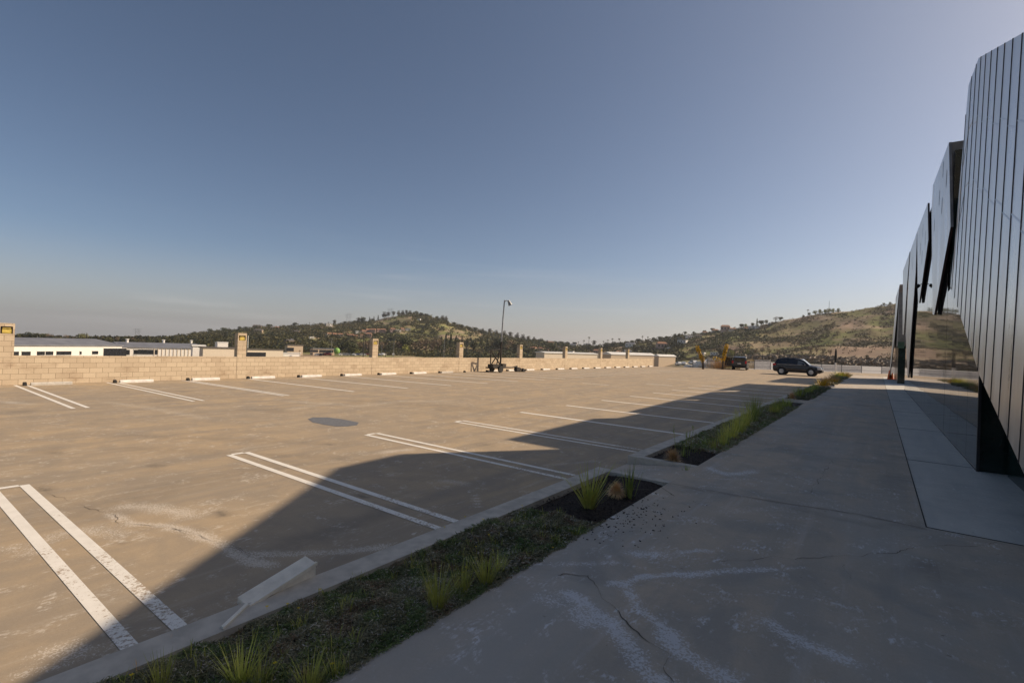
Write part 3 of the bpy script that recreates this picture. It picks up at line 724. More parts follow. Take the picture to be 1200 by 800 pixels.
# front folded panel (A)
A0, AB = 1.40, .023
def PA(px, py): return PX(px, py, A0, AB)
pa = [PA(1147, 68), PA(1135, 100), PA(1114, 335), PA(1148, 440), PA(1200, 555)]
t1 = PA(1200, 38); t0 = pa[0]
def ext(p, q, y):
    t = (y-p.y)/(q.y-p.y); v = p+(q-p)*t; v.x = A0+AB*v.z; return v
low = ext(pa[3], pa[4], 8.05)
poly = pa+[low, Vector((A0, -8, WZ)), Vector((A0+AB*2.4, -8, 2.4)), ext(t0, t1, -.5)]
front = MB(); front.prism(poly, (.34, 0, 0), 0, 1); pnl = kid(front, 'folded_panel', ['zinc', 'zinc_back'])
def pz(poly, y):                                   # z span of a facade polygon at y
    zs = []
    n = len(poly)
    for i in range(n):
        a, b = poly[i], poly[(i+1) % n]
        if (a.y-y)*(b.y-y) <= 0 and a.y != b.y:
            t = (y-a.y)/(b.y-a.y); zs.append(a.z+(b.z-a.z)*t)
    return (min(zs), max(zs)) if zs else None
y = 7.9
sm = MB()
while y < 18.2:
    s_ = pz(poly, y)
    if s_ and s_[1]-s_[0] > .1:
        z0, z1 = s_; x0, x1 = A0+AB*z0, A0+AB*z1
        sm.add([(x0-.009, y-.011, z0), (x0-.009, y+.011, z0), (x1-.009, y+.011, z1), (x1-.009, y-.011, z1), (x0+.01, y-.011, z0), (x0+.01, y+.011, z0), (x1+.01, y+.011, z1), (x1+.01, y-.011, z1)],
               [(3, 2, 1, 0), (0, 1, 5, 4), (2, 3, 7, 6), (0, 4, 7, 3), (1, 2, 6, 5)])
    y += .70
so_ = kid(sm, 'standing_seams', 'seam', pnl)
so_['kind'] = 'stuff'
lp = MB(); y = 7.9; k = 0                          # lapped sheet joints and their slightly bowed edges
while y < 17.8:
    s_ = pz(poly, y+.02); s2 = pz(poly, y+.69)
    if s_ and s2:
        for dz in (1.25, 2.6):
            za, zb = s_[1]-dz-.10*(k % 2), s2[1]-dz-.10*(k % 2)
            if min(za, zb) > max(s_[0], s2[0])+.2:
                xa, xb = A0+AB*za, A0+AB*zb; lp.add([(xa-.002, y+.02, za), (xb-.002, y+.685, zb), (xb-.008, y+.685, zb-.02), (xa-.008, y+.02, za-.02), (xb-.001, y+.685, zb-.024), (xa-.001, y+.02, za-.024)], [(0, 3, 2, 1), (3, 5, 4, 2)])
    y += .70; k += 1
kid(lp, 'lap_joints', 'zinc', pnl)['kind'] = 'stuff'
mb = MB(); mb.box(1.9, 9, -8, 12.3, WZ, 2.3); kid(mb, 'rear_core', 'glass_end')
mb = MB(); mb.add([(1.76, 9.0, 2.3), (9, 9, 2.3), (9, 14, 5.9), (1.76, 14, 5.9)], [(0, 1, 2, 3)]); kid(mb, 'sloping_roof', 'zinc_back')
BX = 1.425
def P_(x, y, ax=BX): return PX(x, y, ax)
def hung(name, pts, thick, slits=(), ax=BX, top=False):
    q = [P_(x, y, ax) for x, y in pts]
    pm = MB().prism(q, (thick, 0, 0), 0, 1)
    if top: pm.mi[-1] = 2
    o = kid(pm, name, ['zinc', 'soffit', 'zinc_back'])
    if slits:
        m_ = MB()
        for (x, y, L) in slits:
            p = P_(x, y, ax); m_.add([(ax-.006, p.y-.04, p.z), (ax-.006, p.y+.06, p.z-.05), (ax-.006, p.y+.16, p.z-L), (ax-.006, p.y+.06, p.z-L+.05)], [(0, 3, 2, 1)])
        kid(m_, 'slits', 'slit', o)['kind'] = 'stuff'
    return o
hung('hanging_panel', [(1112, 167), (1093.4, 217), (1091.6, 245), (1092.8, 368), (1094.6, 369), (1113.8, 266)], .06,
     [(1106, 188, .5), (1110, 198, .5), (1101.5, 222, .5), (1104.5, 231, .5), (1095.5, 256, .45)], top=True)
cb = P_(1112, 167); cb2 = P_(1113.8, 266)
mb = MB(); mb.add([(BX+.063, cb.y+.01, cb.z-.004), (4.4, cb.y+.01, cb.z-.004), (4.4, cb.y+.01, cb2.z), (BX+.063, cb.y+.01, cb2.z), (BX+.063, cb.y+.25, cb.z-.004), (4.4, cb.y+.25, cb.z-.004), (4.4, cb.y+.25, cb2.z), (BX+.063, cb.y+.25, cb2.z)],
     [(0, 3, 2, 1), (4, 5, 6, 7), (0, 1, 5, 4), (1, 2, 6, 5), (2, 3, 7, 6), (3, 0, 4, 7)]); kid(mb, 'panel_return', 'zinc_back')
hung('hanging_panel', [(1087.2, 238), (1074.9, 271), (1075.2, 332), (1075.9, 355), (1077, 355), (1087.8, 281)], .06, [(1082, 262, .6), (1085, 270, .6), (1079, 284, .6), (1081, 293, .6)])
hung('hanging_panel', [(1074.6, 271.8), (1067, 293.5), (1065.2, 320), (1061.4, 392), (1063.4, 442.3), (1064.4, 442.3), (1068.5, 380), (1073, 320)], .06, [(1070, 300, .8)])
hung('hanging_panel', [(1066, 295), (1058.2, 317.5), (1057.6, 392), (1059, 392), (1063.2, 330)], .05)
# parapet of the long roof, far block with its leaning end sheet
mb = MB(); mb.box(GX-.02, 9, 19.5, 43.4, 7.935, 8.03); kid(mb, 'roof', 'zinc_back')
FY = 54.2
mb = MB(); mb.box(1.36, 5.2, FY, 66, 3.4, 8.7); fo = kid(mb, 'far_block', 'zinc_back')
mb = MB(); mb.box(1.40, 5.1, FY+.06, 65, WZ, 3.4); kid(mb, 'far_glass_base', 'glass_end')
mb = MB(); mb.box(1.352, 1.80, FY-.012, FY, 3.2, 3.75); kid(mb, 'green_band', simple('green_band', (.05, .10, .065), .4))
mb = MB(); mb.box(1.352, 5.2, FY-.008, FY, 8.0, 8.7); kid(mb, 'upper_fascia', simple('brown_fascia', (.25, .20, .17), .6))
q = [Vector((1.34, FY, 8.6)), Vector((1.34, 62.0, 8.4)), Vector((1.0, 66.5, WZ)), Vector((1.0, 64.3, WZ)), Vector((1.2, 58, 4.2))]
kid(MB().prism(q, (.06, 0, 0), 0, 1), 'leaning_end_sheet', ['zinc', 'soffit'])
# little lamp fixed to the glass wall
p = PX(1075.7, 334.5, 1.30); mb = MB(); mb.tube(p+Vector((-.06, 0, -.06)), p+Vector((.06, 0, .02)), .09, .06, 8); mb.tube(p, p+Vector((.22, 0, .1)), .015)
kid(mb, 'wall_lamp', 'black')

for i, (x, y) in enumerate([(1042.2, 444.5), (1045.3, 444.3)]):
    p = G(x, y, WZ); c = empty('traffic_cone', p, 0, ['orange traffic cone on the left beside the far end of the building', 'thinner orange cone on the right against the far column'][i], 'traffic cone', 'orange cones at the far end of the building')
    s_ = 1.0 if i == 0 else .7
    MB().tube((0, 0, .03), (0, 0, .95*s_), .20*s_, .05, 12).build('cone_body', 'orange', c)
    MB().box(-.24*s_, .24*s_, -.24*s_, .24*s_, 0, .04).build('cone_base', 'orange', c)

# ------------------------------------------------------------------ vehicles
def car(loc, ang, st, paint, label, cat, wheels=(.86, 3.66), rw=.36, hw=.92, extras='suv', glassx=None):
    root = empty(cat.replace(' ', '_'), loc, ang, label, cat)
    # st: stations along x from the tail (0) to the nose: (x, z_bottom, z_belt, z_top, top half width, belt half width)
    v = []; f = []
    for x, zb, zm, zt, wt, wb in st: v += [(x, -wb*.96, zb), (x, -wb, (zb+zm)/2), (x, -wb*.985, zm), (x, -wt, zt-.03), (x, -wt*.86, zt), (x, wt*.86, zt), (x, wt, zt-.03), (x, wb*.985, zm), (x, wb, (zb+zm)/2), (x, wb*.96, zb)]
    n = 10
    for i in range(len(st)-1):
        for k in range(n): f.append((i*n+k, i*n+(k+1) % n, (i+1)*n+(k+1) % n, (i+1)*n+k))
    f.append(tuple(range(n-1, -1, -1))); f.append(tuple(range((len(st)-1)*n, len(st)*n)))
    MB().add(v, f).build('body', paint, root, smooth=False)
    def zat(x, j):
        for i in range(len(st)-1):
            if st[i][0] <= x <= st[i+1][0]:
                t = (x-st[i][0])/(st[i+1][0]-st[i][0]); return st[i][j]+(st[i+1][j]-st[i][j])*t
        return st[-1][j]
    for sgn in (-1, 1):
        for (xa, xb) in glassx:
            q = []; N = 6
            for i in range(N+1):
                x = xa+(xb-xa)*i/N; q.append((x, .06))
            top = []
            vv = []
            for x, _ in q:
                zm, zt, wt, wb = zat(x, 2), zat(x, 3), zat(x, 4), zat(x, 5)
                for t in (.10, .80): vv.append((x, sgn*(wb*.985+(wt-wb*.985)*t+.012), zm+(zt-.03-zm)*t))
            MB().add(vv, [(2*i, 2*i+1, 2*i+3, 2*i+2) if sgn < 0 else (2*i, 2*i+2, 2*i+3, 2*i+1) for i in range(N)]).build('side_window', 'pane' if xa > 2.3 else 'carglass', root)
        for wx in wheels:
            w_ = MB(); y0 = sgn*(hw-.20); y1 = sgn*(hw+.012)
            w_.tube((wx, y0, rw), (wx, y1, rw), rw, n=20); wo = w_.build('wheel', 'black', root)
            MB().tube((wx, y1, rw), (wx, y1+sgn*.012, rw), rw*.64, rw*.55, 16).build('rim', 'chrome', wo)
            ar = MB(); ar.tube((wx, sgn*(hw-.05), rw+.03), (wx, sgn*(hw+.004), rw+.03), rw+.07, n=20); ar.build('wheel_arch', 'black', root)
        MB().tube((st[0][0]+2.95, sgn*(hw-.02), 1.10), (st[0][0]+2.98, sgn*(hw+.20), 1.14), .07, .10, 8).build('mirror', paint, root)
    return root, zat
suv = [(0, .52, .86, .95, .80, .84), (.06, .40, .98, 1.05, .78, .90), (.22, .32, 1.03, 1.32, .68, .92), (.50, .30, 1.05, 1.60, .64, .93), (1.1, .28, 1.05, 1.69, .64, .93), (2.0, .28, 1.03, 1.70, .64, .93), (2.7, .28, 1.00, 1.62, .63, .93), (3.15, .28, .99, 1.36, .66, .93), (3.50, .28, .97, 1.06, .72, .93), (4.1, .28, .90, .98, .70, .92), (4.5, .30, .80, .86, .66, .86), (4.68, .42, .62, .70, .60, .76)]
p0 = G(907.5, 438.6); p1 = G(962, 440.2)
pc = (p0+p1)/2; ang = R(-2)
loc = Vector((-9.75, 65.2, 0.004))
root, za = car(loc, ang, suv, 'carblack', 'black crossover car seen side on, parked near the far fence', 'crossover car', (.88, 3.70), .37, .93, 'suv', [(.42, 1.35), (1.42, 2.32), (2.40, 3.12)])
root.scale = (1.04, 1.04, 1.14)
for sgn in (-1, 1):
    MB().tube((.55, sgn*.6, 1.72), (2.4, sgn*.6, 1.735), .02).tube((.55, sgn*.6, 1.60), (.55, sgn*.6, 1.72), .02).tube((2.4, sgn*.6, 1.64), (2.4, sgn*.6, 1.735), .02).build('roof_rail', 'black', root)
    MB().box(-.01, .32, min(sgn*.70, sgn*.925), max(sgn*.70, sgn*.925), .92, 1.10).build('tail_light', 'red', root)
    MB().box(4.22, 4.62, min(sgn*.60, sgn*.885), max(sgn*.60, sgn*.885), .66, .84).build('headlight', 'clear', root)
for x in (1.0, 1.9): MB().box(x, x+.06, -.6, .6, 1.75, 1.79).build('roof_bar', 'black', root)
mb = MB(); mb.add([(2.80, -.56, 1.61), (3.46, -.66, 1.08), (3.46, .66, 1.08), (2.80, .56, 1.61)], [(0, 1, 2, 3)]); mb.v = [(x+.02, y, z+.03) for x, y, z in mb.v]; mb.build('windscreen', 'shine', root)
mb = MB(); mb.add([(.20, -.6, 1.30), (.20, .6, 1.30), (.48, .58, 1.60), (.48, -.58, 1.60)], [(0, 3, 2, 1)]); mb.v = [(x-.03, y, z+.01) for x, y, z in mb.v]; mb.build('rear_window', 'carglass', root)
MB().box(.45, 3.2, -.928, -.918, 1.035, 1.06).build('window_trim', 'chrome', root); MB().box(.35, 3.9, -.945, -.935, .30, .42).build('sill', 'black', root)
MB().box(4.60, 4.70, -.55, .55, .38, .56).build('grille', 'black', root)

van = [(0, .45, 1.00, 1.05, .86, .93), (.05, .32, 1.05, 1.40, .80, .95), (.12, .30, 1.08, 1.74, .74, .95), (.5, .30, 1.08, 1.82, .74, .95), (2.3, .28, 1.05, 1.84, .74, .95), (3.0, .28, 1.02, 1.70, .72, .95), (3.6, .28, 1.0, 1.18, .78, .94), (4.4, .30, .95, 1.02, .74, .9), (4.8, .42, .75, .8, .66, .82)]
q = G(866, 433.4)
vroot, za = car((q.x, q.y, .004), R(98), van, 'cargrey', 'dark grey van seen from behind with its left door open, parked by the far fence', 'van', (.85, 3.75), .36, .95, 'van', [(.35, 1.5), (1.58, 2.5), (2.58, 3.2)])
MB().box(-.005, .03, -.66, .66, 1.12, 1.62).build('rear_window', 'carglass', vroot)
for sgn in (-1, 1): MB().box(-.03, .06, min(sgn*.72, sgn*.93), max(sgn*.72, sgn*.93), .88, 1.25).build('tail_light', 'red', vroot)
MB().box(-.03, .02, -.22, .22, .80, .94).build('number_plate', 'clear', vroot)
MB().box(-.08, .05, -.88, .88, .36, .58).build('rear_bumper', 'black', vroot)
MB().box(1.3, 1.36, .96, 1.95, .50, 1.70).build('open_door', 'carblack', vroot)
MB().box(.1, 2.5, -.80, -.74, 1.66, 1.80).build('roof_edge_trim', 'clear', vroot)

# ------------------------------------------------------------------ far fence of the lot
fen = empty('rail_fence', (-9, 88, 0), 0, 'low metal rail fence with pale screens closing the far edge of the lot', 'fence')
def fk(mb, name, mat):
    o = mb.build(name, mat, fen); o.matrix_parent_inverse = Matrix.Translation(-fen.location); return o
def along(F, step, off=.25):
    out = []; 
    for i in range(len(F)-1):
        a, b = Vector((*F[i], 0)), Vector((*F[i+1], 0)); n = max(1, round((b-a).length/step))
        for k in range(n): out.append(a.lerp(b, k/n)-Vector((0, off, 0)))
    out.append(Vector((*F[-1], 0))-Vector((0, off, 0))); return out
posts = along(FENCE[1:5]+[(20, 109.9)], 3.2)
for i, p in enumerate(posts):
    tall = p.x < -13.5
    fk(MB().tube(p, p+Vector((0, 0, 1.55 if tall else 1.12)), .05, n=6), 'post', 'pole')
for hh in (.45, 1.06):
    mb = MB()
    for i in range(len(posts)-1): mb.tube(posts[i]+Vector((0, 0, hh)), posts[i+1]+Vector((0, 0, hh)), .028, n=5)
    fk(mb, 'rail', 'pole')
for i in range(len(posts)-1):
    a, b = posts[i], posts[i+1]; X = (a.x+b.x)/2
    if X > 6: continue
    mat = 'tanscreen' if -17.6 < X < -14.5 else 'screen'
    tp = 1.5 if X < -13.5 else 1.0
    mb = MB(); nb = 8
    for k in range(nb):                          # woven slats with gaps
        z0 = .1+(tp-.1)*k/nb; z1 = z0+(tp-.1)/nb*(.62 if mat == 'screen' else .85)
        n_ = Vector((0, .02, 0)); mb.add([a+n_+Vector((0, 0, z0)), b+n_+Vector((0, 0, z0)), b+n_+Vector((0, 0, z1)), a+n_+Vector((0, 0, z1)), a+n_*1.6+Vector((0, 0, z0)), b+n_*1.6+Vector((0, 0, z0)), b+n_*1.6+Vector((0, 0, z1)), a+n_*1.6+Vector((0, 0, z1))],
               [(0, 1, 2, 3), (7, 6, 5, 4), (3, 2, 6, 7), (0, 4, 5, 1)])
    if (i*7) % 5 != 0: fk(mb, 'screen', mat)
p = G(979, 437); bo = empty('marker_post', (p.x, p.y-.4, 0), 0, 'tall black topped post with white foot by the far fence right of the crossover car', 'post')
MB().tube((0, 0, 0), (0, 0, 1.5), .10, .10, 8).build('post_foot', 'white', bo); MB().tube((0, 0, 1.5), (0, 0, 3.1), .16, .13, 8).tube((0, 0, 3.1), (0, 0, 3.5), .13, .03, 8).build('post_top', 'black', bo)

# mobile lighting mast by the wall
mast = empty('light_mast', (-24.0, 31.0, 0), 0, 'slim grey lighting mast on a dark wheeled frame standing beside the wall', 'light mast')
MB().path([(0, 0, .3), (.02, 0, 2.4)], [.075, .07], 8).build('lower_pole', 'pdark', mast)
MB().path([(.02, 0, 2.4), (.06, .02, 4.2), (.14, .03, 5.7)], [.06, .05, .045], 8).build('upper_pole', 'pole', mast)
MB().path([(.14, .03, 5.55), (.25, .12, 5.68), (.40, .2, 5.64)], [.035, .03, .03], 6).build('arm', 'pole', mast)
MB().tube((.40, .2, 5.68), (.55, .3, 5.32), .09, .17, 10).build('lamp_head', 'pole', mast)
mb = MB()
for (p_, q_) in [((-.5, -1.2, .35), (0, 1.6, .35)), ((.3, -1.2, .35), (0, 1.6, .35)), ((-.5, -1.2, .35), (.3, -1.2, .35)), ((-.2, -1.0, .3), (-.2, -1.0, 1.7)), ((.1, -.7, .3), (.0, -.1, 1.75)), ((-.2, -1.0, 1.7), (0, 0, 1.8)), ((-.2, -1.0, .5), (0, -.1, 1.7)), ((-.2, -.9, 1.6), (.05, 0, .5)), ((0, 1.6, .35), (0, 2.3, .45))]: mb.tube(p_, q_, .05, n=5)
mb.build('frame', 'pdark', mast)
MB().box(-.35, .2, -1.15, -.35, .36, .62).build('engine_box', 'pdark', mast); MB().box(-.2, .2, .05, .5, .36, .66).build('battery_box', 'pdark', mast)
for sx in (-.5, .35): MB().tube((sx, -.5, .27), (sx+.14, -.5, .27), .27, n=12).build('wheel', 'black', mast)
MB().tube((-.05, 2.1, .2), (.06, 2.1, .2), .2, n=10).build('jockey_wheel', 'black', mast)
bag = MB(); r = random.Random(4)
for k in range(5): bag.tube((r.uniform(-.2, .2), k*.16, .0), (r.uniform(-.2, .2), k*.16+.1, .38-.04*k), .2, .08, 7)
bo = bag.build('tarp_heap', 'pdark'); bo.location = (-23.7, 33.0, 0); tag(bo, 'low heap of dark tarpaulin on the lot just right of the lighting mast', 'tarpaulin')

# ------------------------------------------------------------------ terrain
TAB = [(-300, 398, 700, 340, -10), (0, 397, 700, 340, -10), (100, 399, 700, 340, -10), (200, 397.5, 800, 360, -10), (240, 391, 900, 400, -10), (300, 385, 950, 420, -10), (350, 383, 950, 420, -10), (400, 380, 930, 420, -10),
       (430, 377, 920, 420, -10), (460, 370.5, 900, 420, -10), (480, 368, 880, 420, -10), (500, 371, 860, 410, -10), (520, 375.5, 850, 410, -10), (545, 384, 840, 400, -10), (570, 390, 820, 400, -10), (600, 395.5, 800, 400, -10),
       (625, 400, 780, 400, -10), (650, 404, 750, 400, -10), (700, 406, 720, 400, -10), (750, 402, 650, 380, -10), (780, 398, 620, 360, -7), (800, 393, 600, 340, -4), (840, 388, 570, 320, -2), (880, 383, 540, 300, -1.2),
       (920, 374.5, 510, 290, -1.2), (960, 367.5, 500, 290, -1.2), (1000, 363.5, 490, 290, -1.2), (1048, 355.5, 480, 290, -1.2), (1100, 350, 470, 290, -1.2), (1300, 346, 460, 290, -1.2), (1600, 350, 450, 290, -1.2)]
TB = []
for px, py, rr, rb, zf in TAB:
    d = ray(px, py); TB.append((math.atan2(d.x, d.y), 2.13+rr*d.z/math.hypot(d.x, d.y), rr, rb, zf))
def tabat(a):
    if a <= TB[0][0]: return TB[0][1:]
    if a >= TB[-1][0]: return TB[-1][1:]
    for i in range(len(TB)-1):
        p, q = TB[i], TB[i+1]
        if p[0] <= a <= q[0]:
            t = (a-p[0])/(q[0]-p[0]); return tuple(p[k]+(q[k]-p[k])*t for k in range(1, 5))
def TZ(x, y):
    rr_ = math.hypot(x, y); a = math.atan2(x, y); zr, R1, R0, zf = tabat(a)
    if rr_ <= R0:
        return zf
    if rr_ <= R1:
        t = (rr_-R0)/(R1-R0); s_ = t**1.25 if zr > zf+15 else t
        n1 = noise.fractal(Vector((x/95, y/95, 7)), 1., 2.1, 4); H = max(0, zr-zf)
        return zf+(zr-zf)*s_+n1*H*.30*math.sin(math.pi*t)
    return max(-140, zr-(rr_-R1)*.085)
azs = [R(-180+4*i) for i in range(int((180-82)/4))]+[R(-82+.28*i) for i in range(int(112/.28))]+[R(30+5*i) for i in range(31)]
azs = [a for a in azs if a < R(179.9)]
rs = [0, 60, 110, 160, 210, 250]+[270*(1.0165**i) for i in range(92)]+[1300, 1500, 1900, 2500, 3500, 5000]
v = [(0, 0, -10.5)]; f = []; n = len(azs)
for r_ in rs[1:]:
    for a in azs:
        x, y = r_*math.sin(a), r_*math.cos(a); v.append((x, y, TZ(x, y)))
for i in range(n): f.append((0, 1+(i+1) % n, 1+i))
for j in range(len(rs)-2):
    for i in range(n):
        a, b = 1+j*n+i, 1+j*n+(i+1) % n; f.append((a, b, b+n, a+n))
struct('ground', MB().add(v, f), 'hill', smooth=True)
def hit(px, py, r0=150, r1=1400):
    d = ray(px, py); h_ = math.hypot(d.x, d.y); r_ = r0; last = None
    while r_ < r1:
        x, y, z = d.x/h_*r_, d.y/h_*r_, CH+d.z/h_*r_
        if z < TZ(x, y): return Vector((x, y, TZ(x, y)))
        r_ += 4
    return None
def hit_or_ridge(px, py):
    p = hit(px, py)
    if p: return p
    d = ray(px, hory(px)); a = math.atan2(d.x, d.y); zr, R1, R0, zf = tabat(a); R1 -= 6
    x, y = R1*math.sin(a), R1*math.cos(a); return Vector((x, y, TZ(x, y)))
# pale paved yard beyond the fence
mb = MB(); FA = [Vector((-16, 83, -1.1)), Vector((-60, 270, -1.1)), Vector((25, 285, -1.1)), Vector((95, 262, -1.1)), Vector((40, 130, -1.1))]
mb.add(FA, [tuple(range(5))]); struct('far_pavement', mb, 'farlot')
mb = MB(); mb.add([(-29, 60, -8), (-115, 290, -8), (-62, 285, -8), (-17.5, 78, -8)], [(0, 1, 2, 3)]); struct('lower_yard', mb, 'farlot')

# ------------------------------------------------------------------ labels for the many far things
SECT = [(19, 277, 'left of the second wall pillar'), (277, 439, 'between second and third wall pillars'), (439, 540, 'between third and fourth wall pillars'), (540, 610, 'between fourth and fifth wall pillars'),
        (610, 663, 'between fifth and sixth wall pillars'), (663, 736, 'between sixth and last wall pillars'), (736, 850, 'between last pillar and van'), (850, 905, 'above the dark van'), (905, 1060, 'above the crossover car')]
ORD = ['first', 'second', 'third', 'fourth', 'fifth', 'sixth', 'seventh', 'eighth', 'ninth', 'tenth', 'eleventh', 'twelfth', 'thirteenth', 'fourteenth', 'fifteenth', 'sixteenth', 'seventeenth', 'eighteenth', 'nineteenth', 'twentieth']
TENS = {2: 'twenty', 3: 'thirty', 4: 'forty', 5: 'fifty'}
def ordn(i):
    if i < 20: return ORD[i]
    t, u = divmod(i+1, 10)
    if u == 0: return {2: 'twentieth', 3: 'thirtieth', 4: 'fortieth', 5: 'fiftieth'}[t]
    return TENS[t]+' '+ORD[u-1]
FAR = []
def far(o, desc, cat, group): o['category'] = cat; o['group'] = group; FAR.append((o, desc)); return o

# ---- trees
def crown(seed, lobes, nper, s):
    r = random.Random(seed); mb = MB()
    for (cx, cy, cz, rx, ry, rz_) in lobes:
        for _ in range(nper):
            d = Vector((r.gauss(0, 1), r.gauss(0, 1), r.gauss(0, 1))).normalized(); rad = r.uniform(.55, 1.)**.6
            c = Vector((cx+d.x*rx*rad, cy+d.y*ry*rad, cz+d.z*rz_*rad)); u = Vector((r.gauss(0, 1), r.gauss(0, 1), r.gauss(0, .7))).normalized(); w_ = u.orthogonal().normalized(); w_.rotate(Matrix.Rotation(r.uniform(0, 6), 3, u))
            ss = s*.72*r.uniform(.5, 1.3); mb.add([c-w_*ss, c+u*ss*.8, c+w_*ss, c-u*ss*.6], [(0, 1, 2, 3)])
    return mb
def lobes(seed, n, R_, H0, H1):
    r = random.Random(seed); o = []
    for _ in range(n):
        a = r.uniform(0, 6.28); q = R_*r.uniform(0, .65); o.append((math.cos(a)*q, math.sin(a)*q, r.uniform(H0, H1), R_*r.uniform(.35, .6), R_*r.uniform(.35, .6), R_*r.uniform(.28, .45)))
    return o
def tree_proto(kind, seed, lb, mat, R_, H0, H1, nl, nper, s, th, tr=.28, bare=False):
    root = empty(kind, (0, 0, 0)); mb = MB()
    mb.path([(0, 0, -.5), (.1, 0, th*.5), (0, .15, th)], [tr, tr*.75, tr*.45], 6); L = lobes(seed, nl, R_, H0, H1)
    for (cx, cy, cz, *_r) in L[:5]: mb.tube((0, 0, th*.6), (cx*.8, cy*.8, cz), tr*.4, tr*.12, 5)
    if bare:
        rr = random.Random(seed)
        for _ in range(26):
            a = rr.uniform(0, 6.28); q = rr.uniform(.3, 1)*R_; mb.tube((0, 0, th*rr.uniform(.4, 1)), (math.cos(a)*q, math.sin(a)*q, rr.uniform(H0, H1+1)), tr*.25, tr*.06, 4)
    mb.build('trunk', 'trunk', root); crown(seed+1, L, nper, s).build('crown', mat, root)
    return root
KIND = {
 'dark': [tree_proto('broadleaf_tree', 100+i, '', 't_dark', 4.8, 2.2, 7., 12, 70, .66, 4.) for i in range(2)],
 'mid': [tree_proto('broadleaf_tree', 110+i, '', 't_mid', 4.6, 2., 6.4, 12, 70, .62, 3.6) for i in range(2)],
 'euc': [tree_proto('eucalyptus_tree', 120+i, '', 't_euc', 5.4, 3.5, 12, 16, 60, .7, 8, .3) for i in range(2)],
 'lime': [tree_proto('broadleaf_tree', 130, '', 't_lime', 3.8, 1.9, 6, 8, 80, .55, 3.6)],
 'brown': [tree_proto('bare_tree', 140+i, '', 't_brown', 3.4, 3.4, 7.4, 7, 30, .4, 5, .2, True) for i in range(2)],
 'cone': []}
for i in range(2):
    root = empty('conifer_tree', (0, 0, 0)); MB().tube((0, 0, -.5), (0, 0, 12), .3, .05, 6).build('trunk', 'trunk', root)
    L = [(0, 0, 2+k*1.15, 2.3*(1-k/9.5), 2.3*(1-k/9.5), 1.0) for k in range(9)]; crown(150+i, L, 80, .5).build('crown', 't_dark', root); KIND['cone'].append(root)
KIND['palm'] = []
for i in range(2):
    root = empty('palm_tree', (0, 0, 0)); MB().path([(0, 0, -.5), (.15, 0, 5), (0, 0, 10)], [.26, .2, .2], 6).build('trunk', 'trunk', root)
    mb = MB(); r = random.Random(160+i)
    for k in range(30):
        a = k*2.4; el = r.uniform(-.5, 1.2); pts = []
        for t in (0, .5, 1, 1.5): pts.append(Vector((math.cos(a)*t*1.35*math.cos(el*.6), math.sin(a)*t*1.35*math.cos(el*.6), 10+math.sin(el)*t*1.3-t*t*.55)))
        sx, sy = -math.sin(a)*.32, math.cos(a)*.32; vv = []
        for p_, q_ in zip(pts, (.3, 1, .8, .1)): vv += [(p_.x-sx*q_, p_.y-sy*q_, p_.z-.1), (p_.x+sx*q_, p_.y+sy*q_, p_.z-.1)]
        mb.add(vv, [(2*j, 2*j+1, 2*j+3, 2*j+2) for j in range(3)])
    mb.build('crown', 't_mid' if i else 't_dark', root); KIND['palm'].append(root)
DESC = dict(dark='dark round tree', mid='green round tree', euc='tall grey green tree', lime='bright green tree', brown='leafless brown tree', cone='dark pointed conifer', palm='palm tree')
used = set()
def tree(kind, px, py, hpx, sy=1.):
    """px, py: foot in the picture; hpx: how tall it shows"""
    p = hit_or_ridge(px, py); pr = rnd.choice(KIND[kind])
    if pr.name in used: o = copy_thing(pr)
    else: o = pr; used.add(pr.name); KIDS[pr.name] = [x for x in bpy.data.objects if x.parent == pr]
    H = dict(dark=8.7, mid=8, euc=14.5, lime=7.4, brown=8, cone=12.5, palm=11)[kind]
    pix = FP/proj(p)[2]; s_ = hpx/pix/H
    o.location = p; o.rotation_euler = (0, 0, rnd.uniform(0, 6)); o.scale = (s_*rnd.uniform(.85, 1.15), s_*rnd.uniform(.85, 1.15), s_*sy)
    far(o, DESC[kind], 'palm' if kind == 'palm' else 'tree', {'palm': 'palms on the far hills'}.get(kind, 'trees on the far hills')); return o
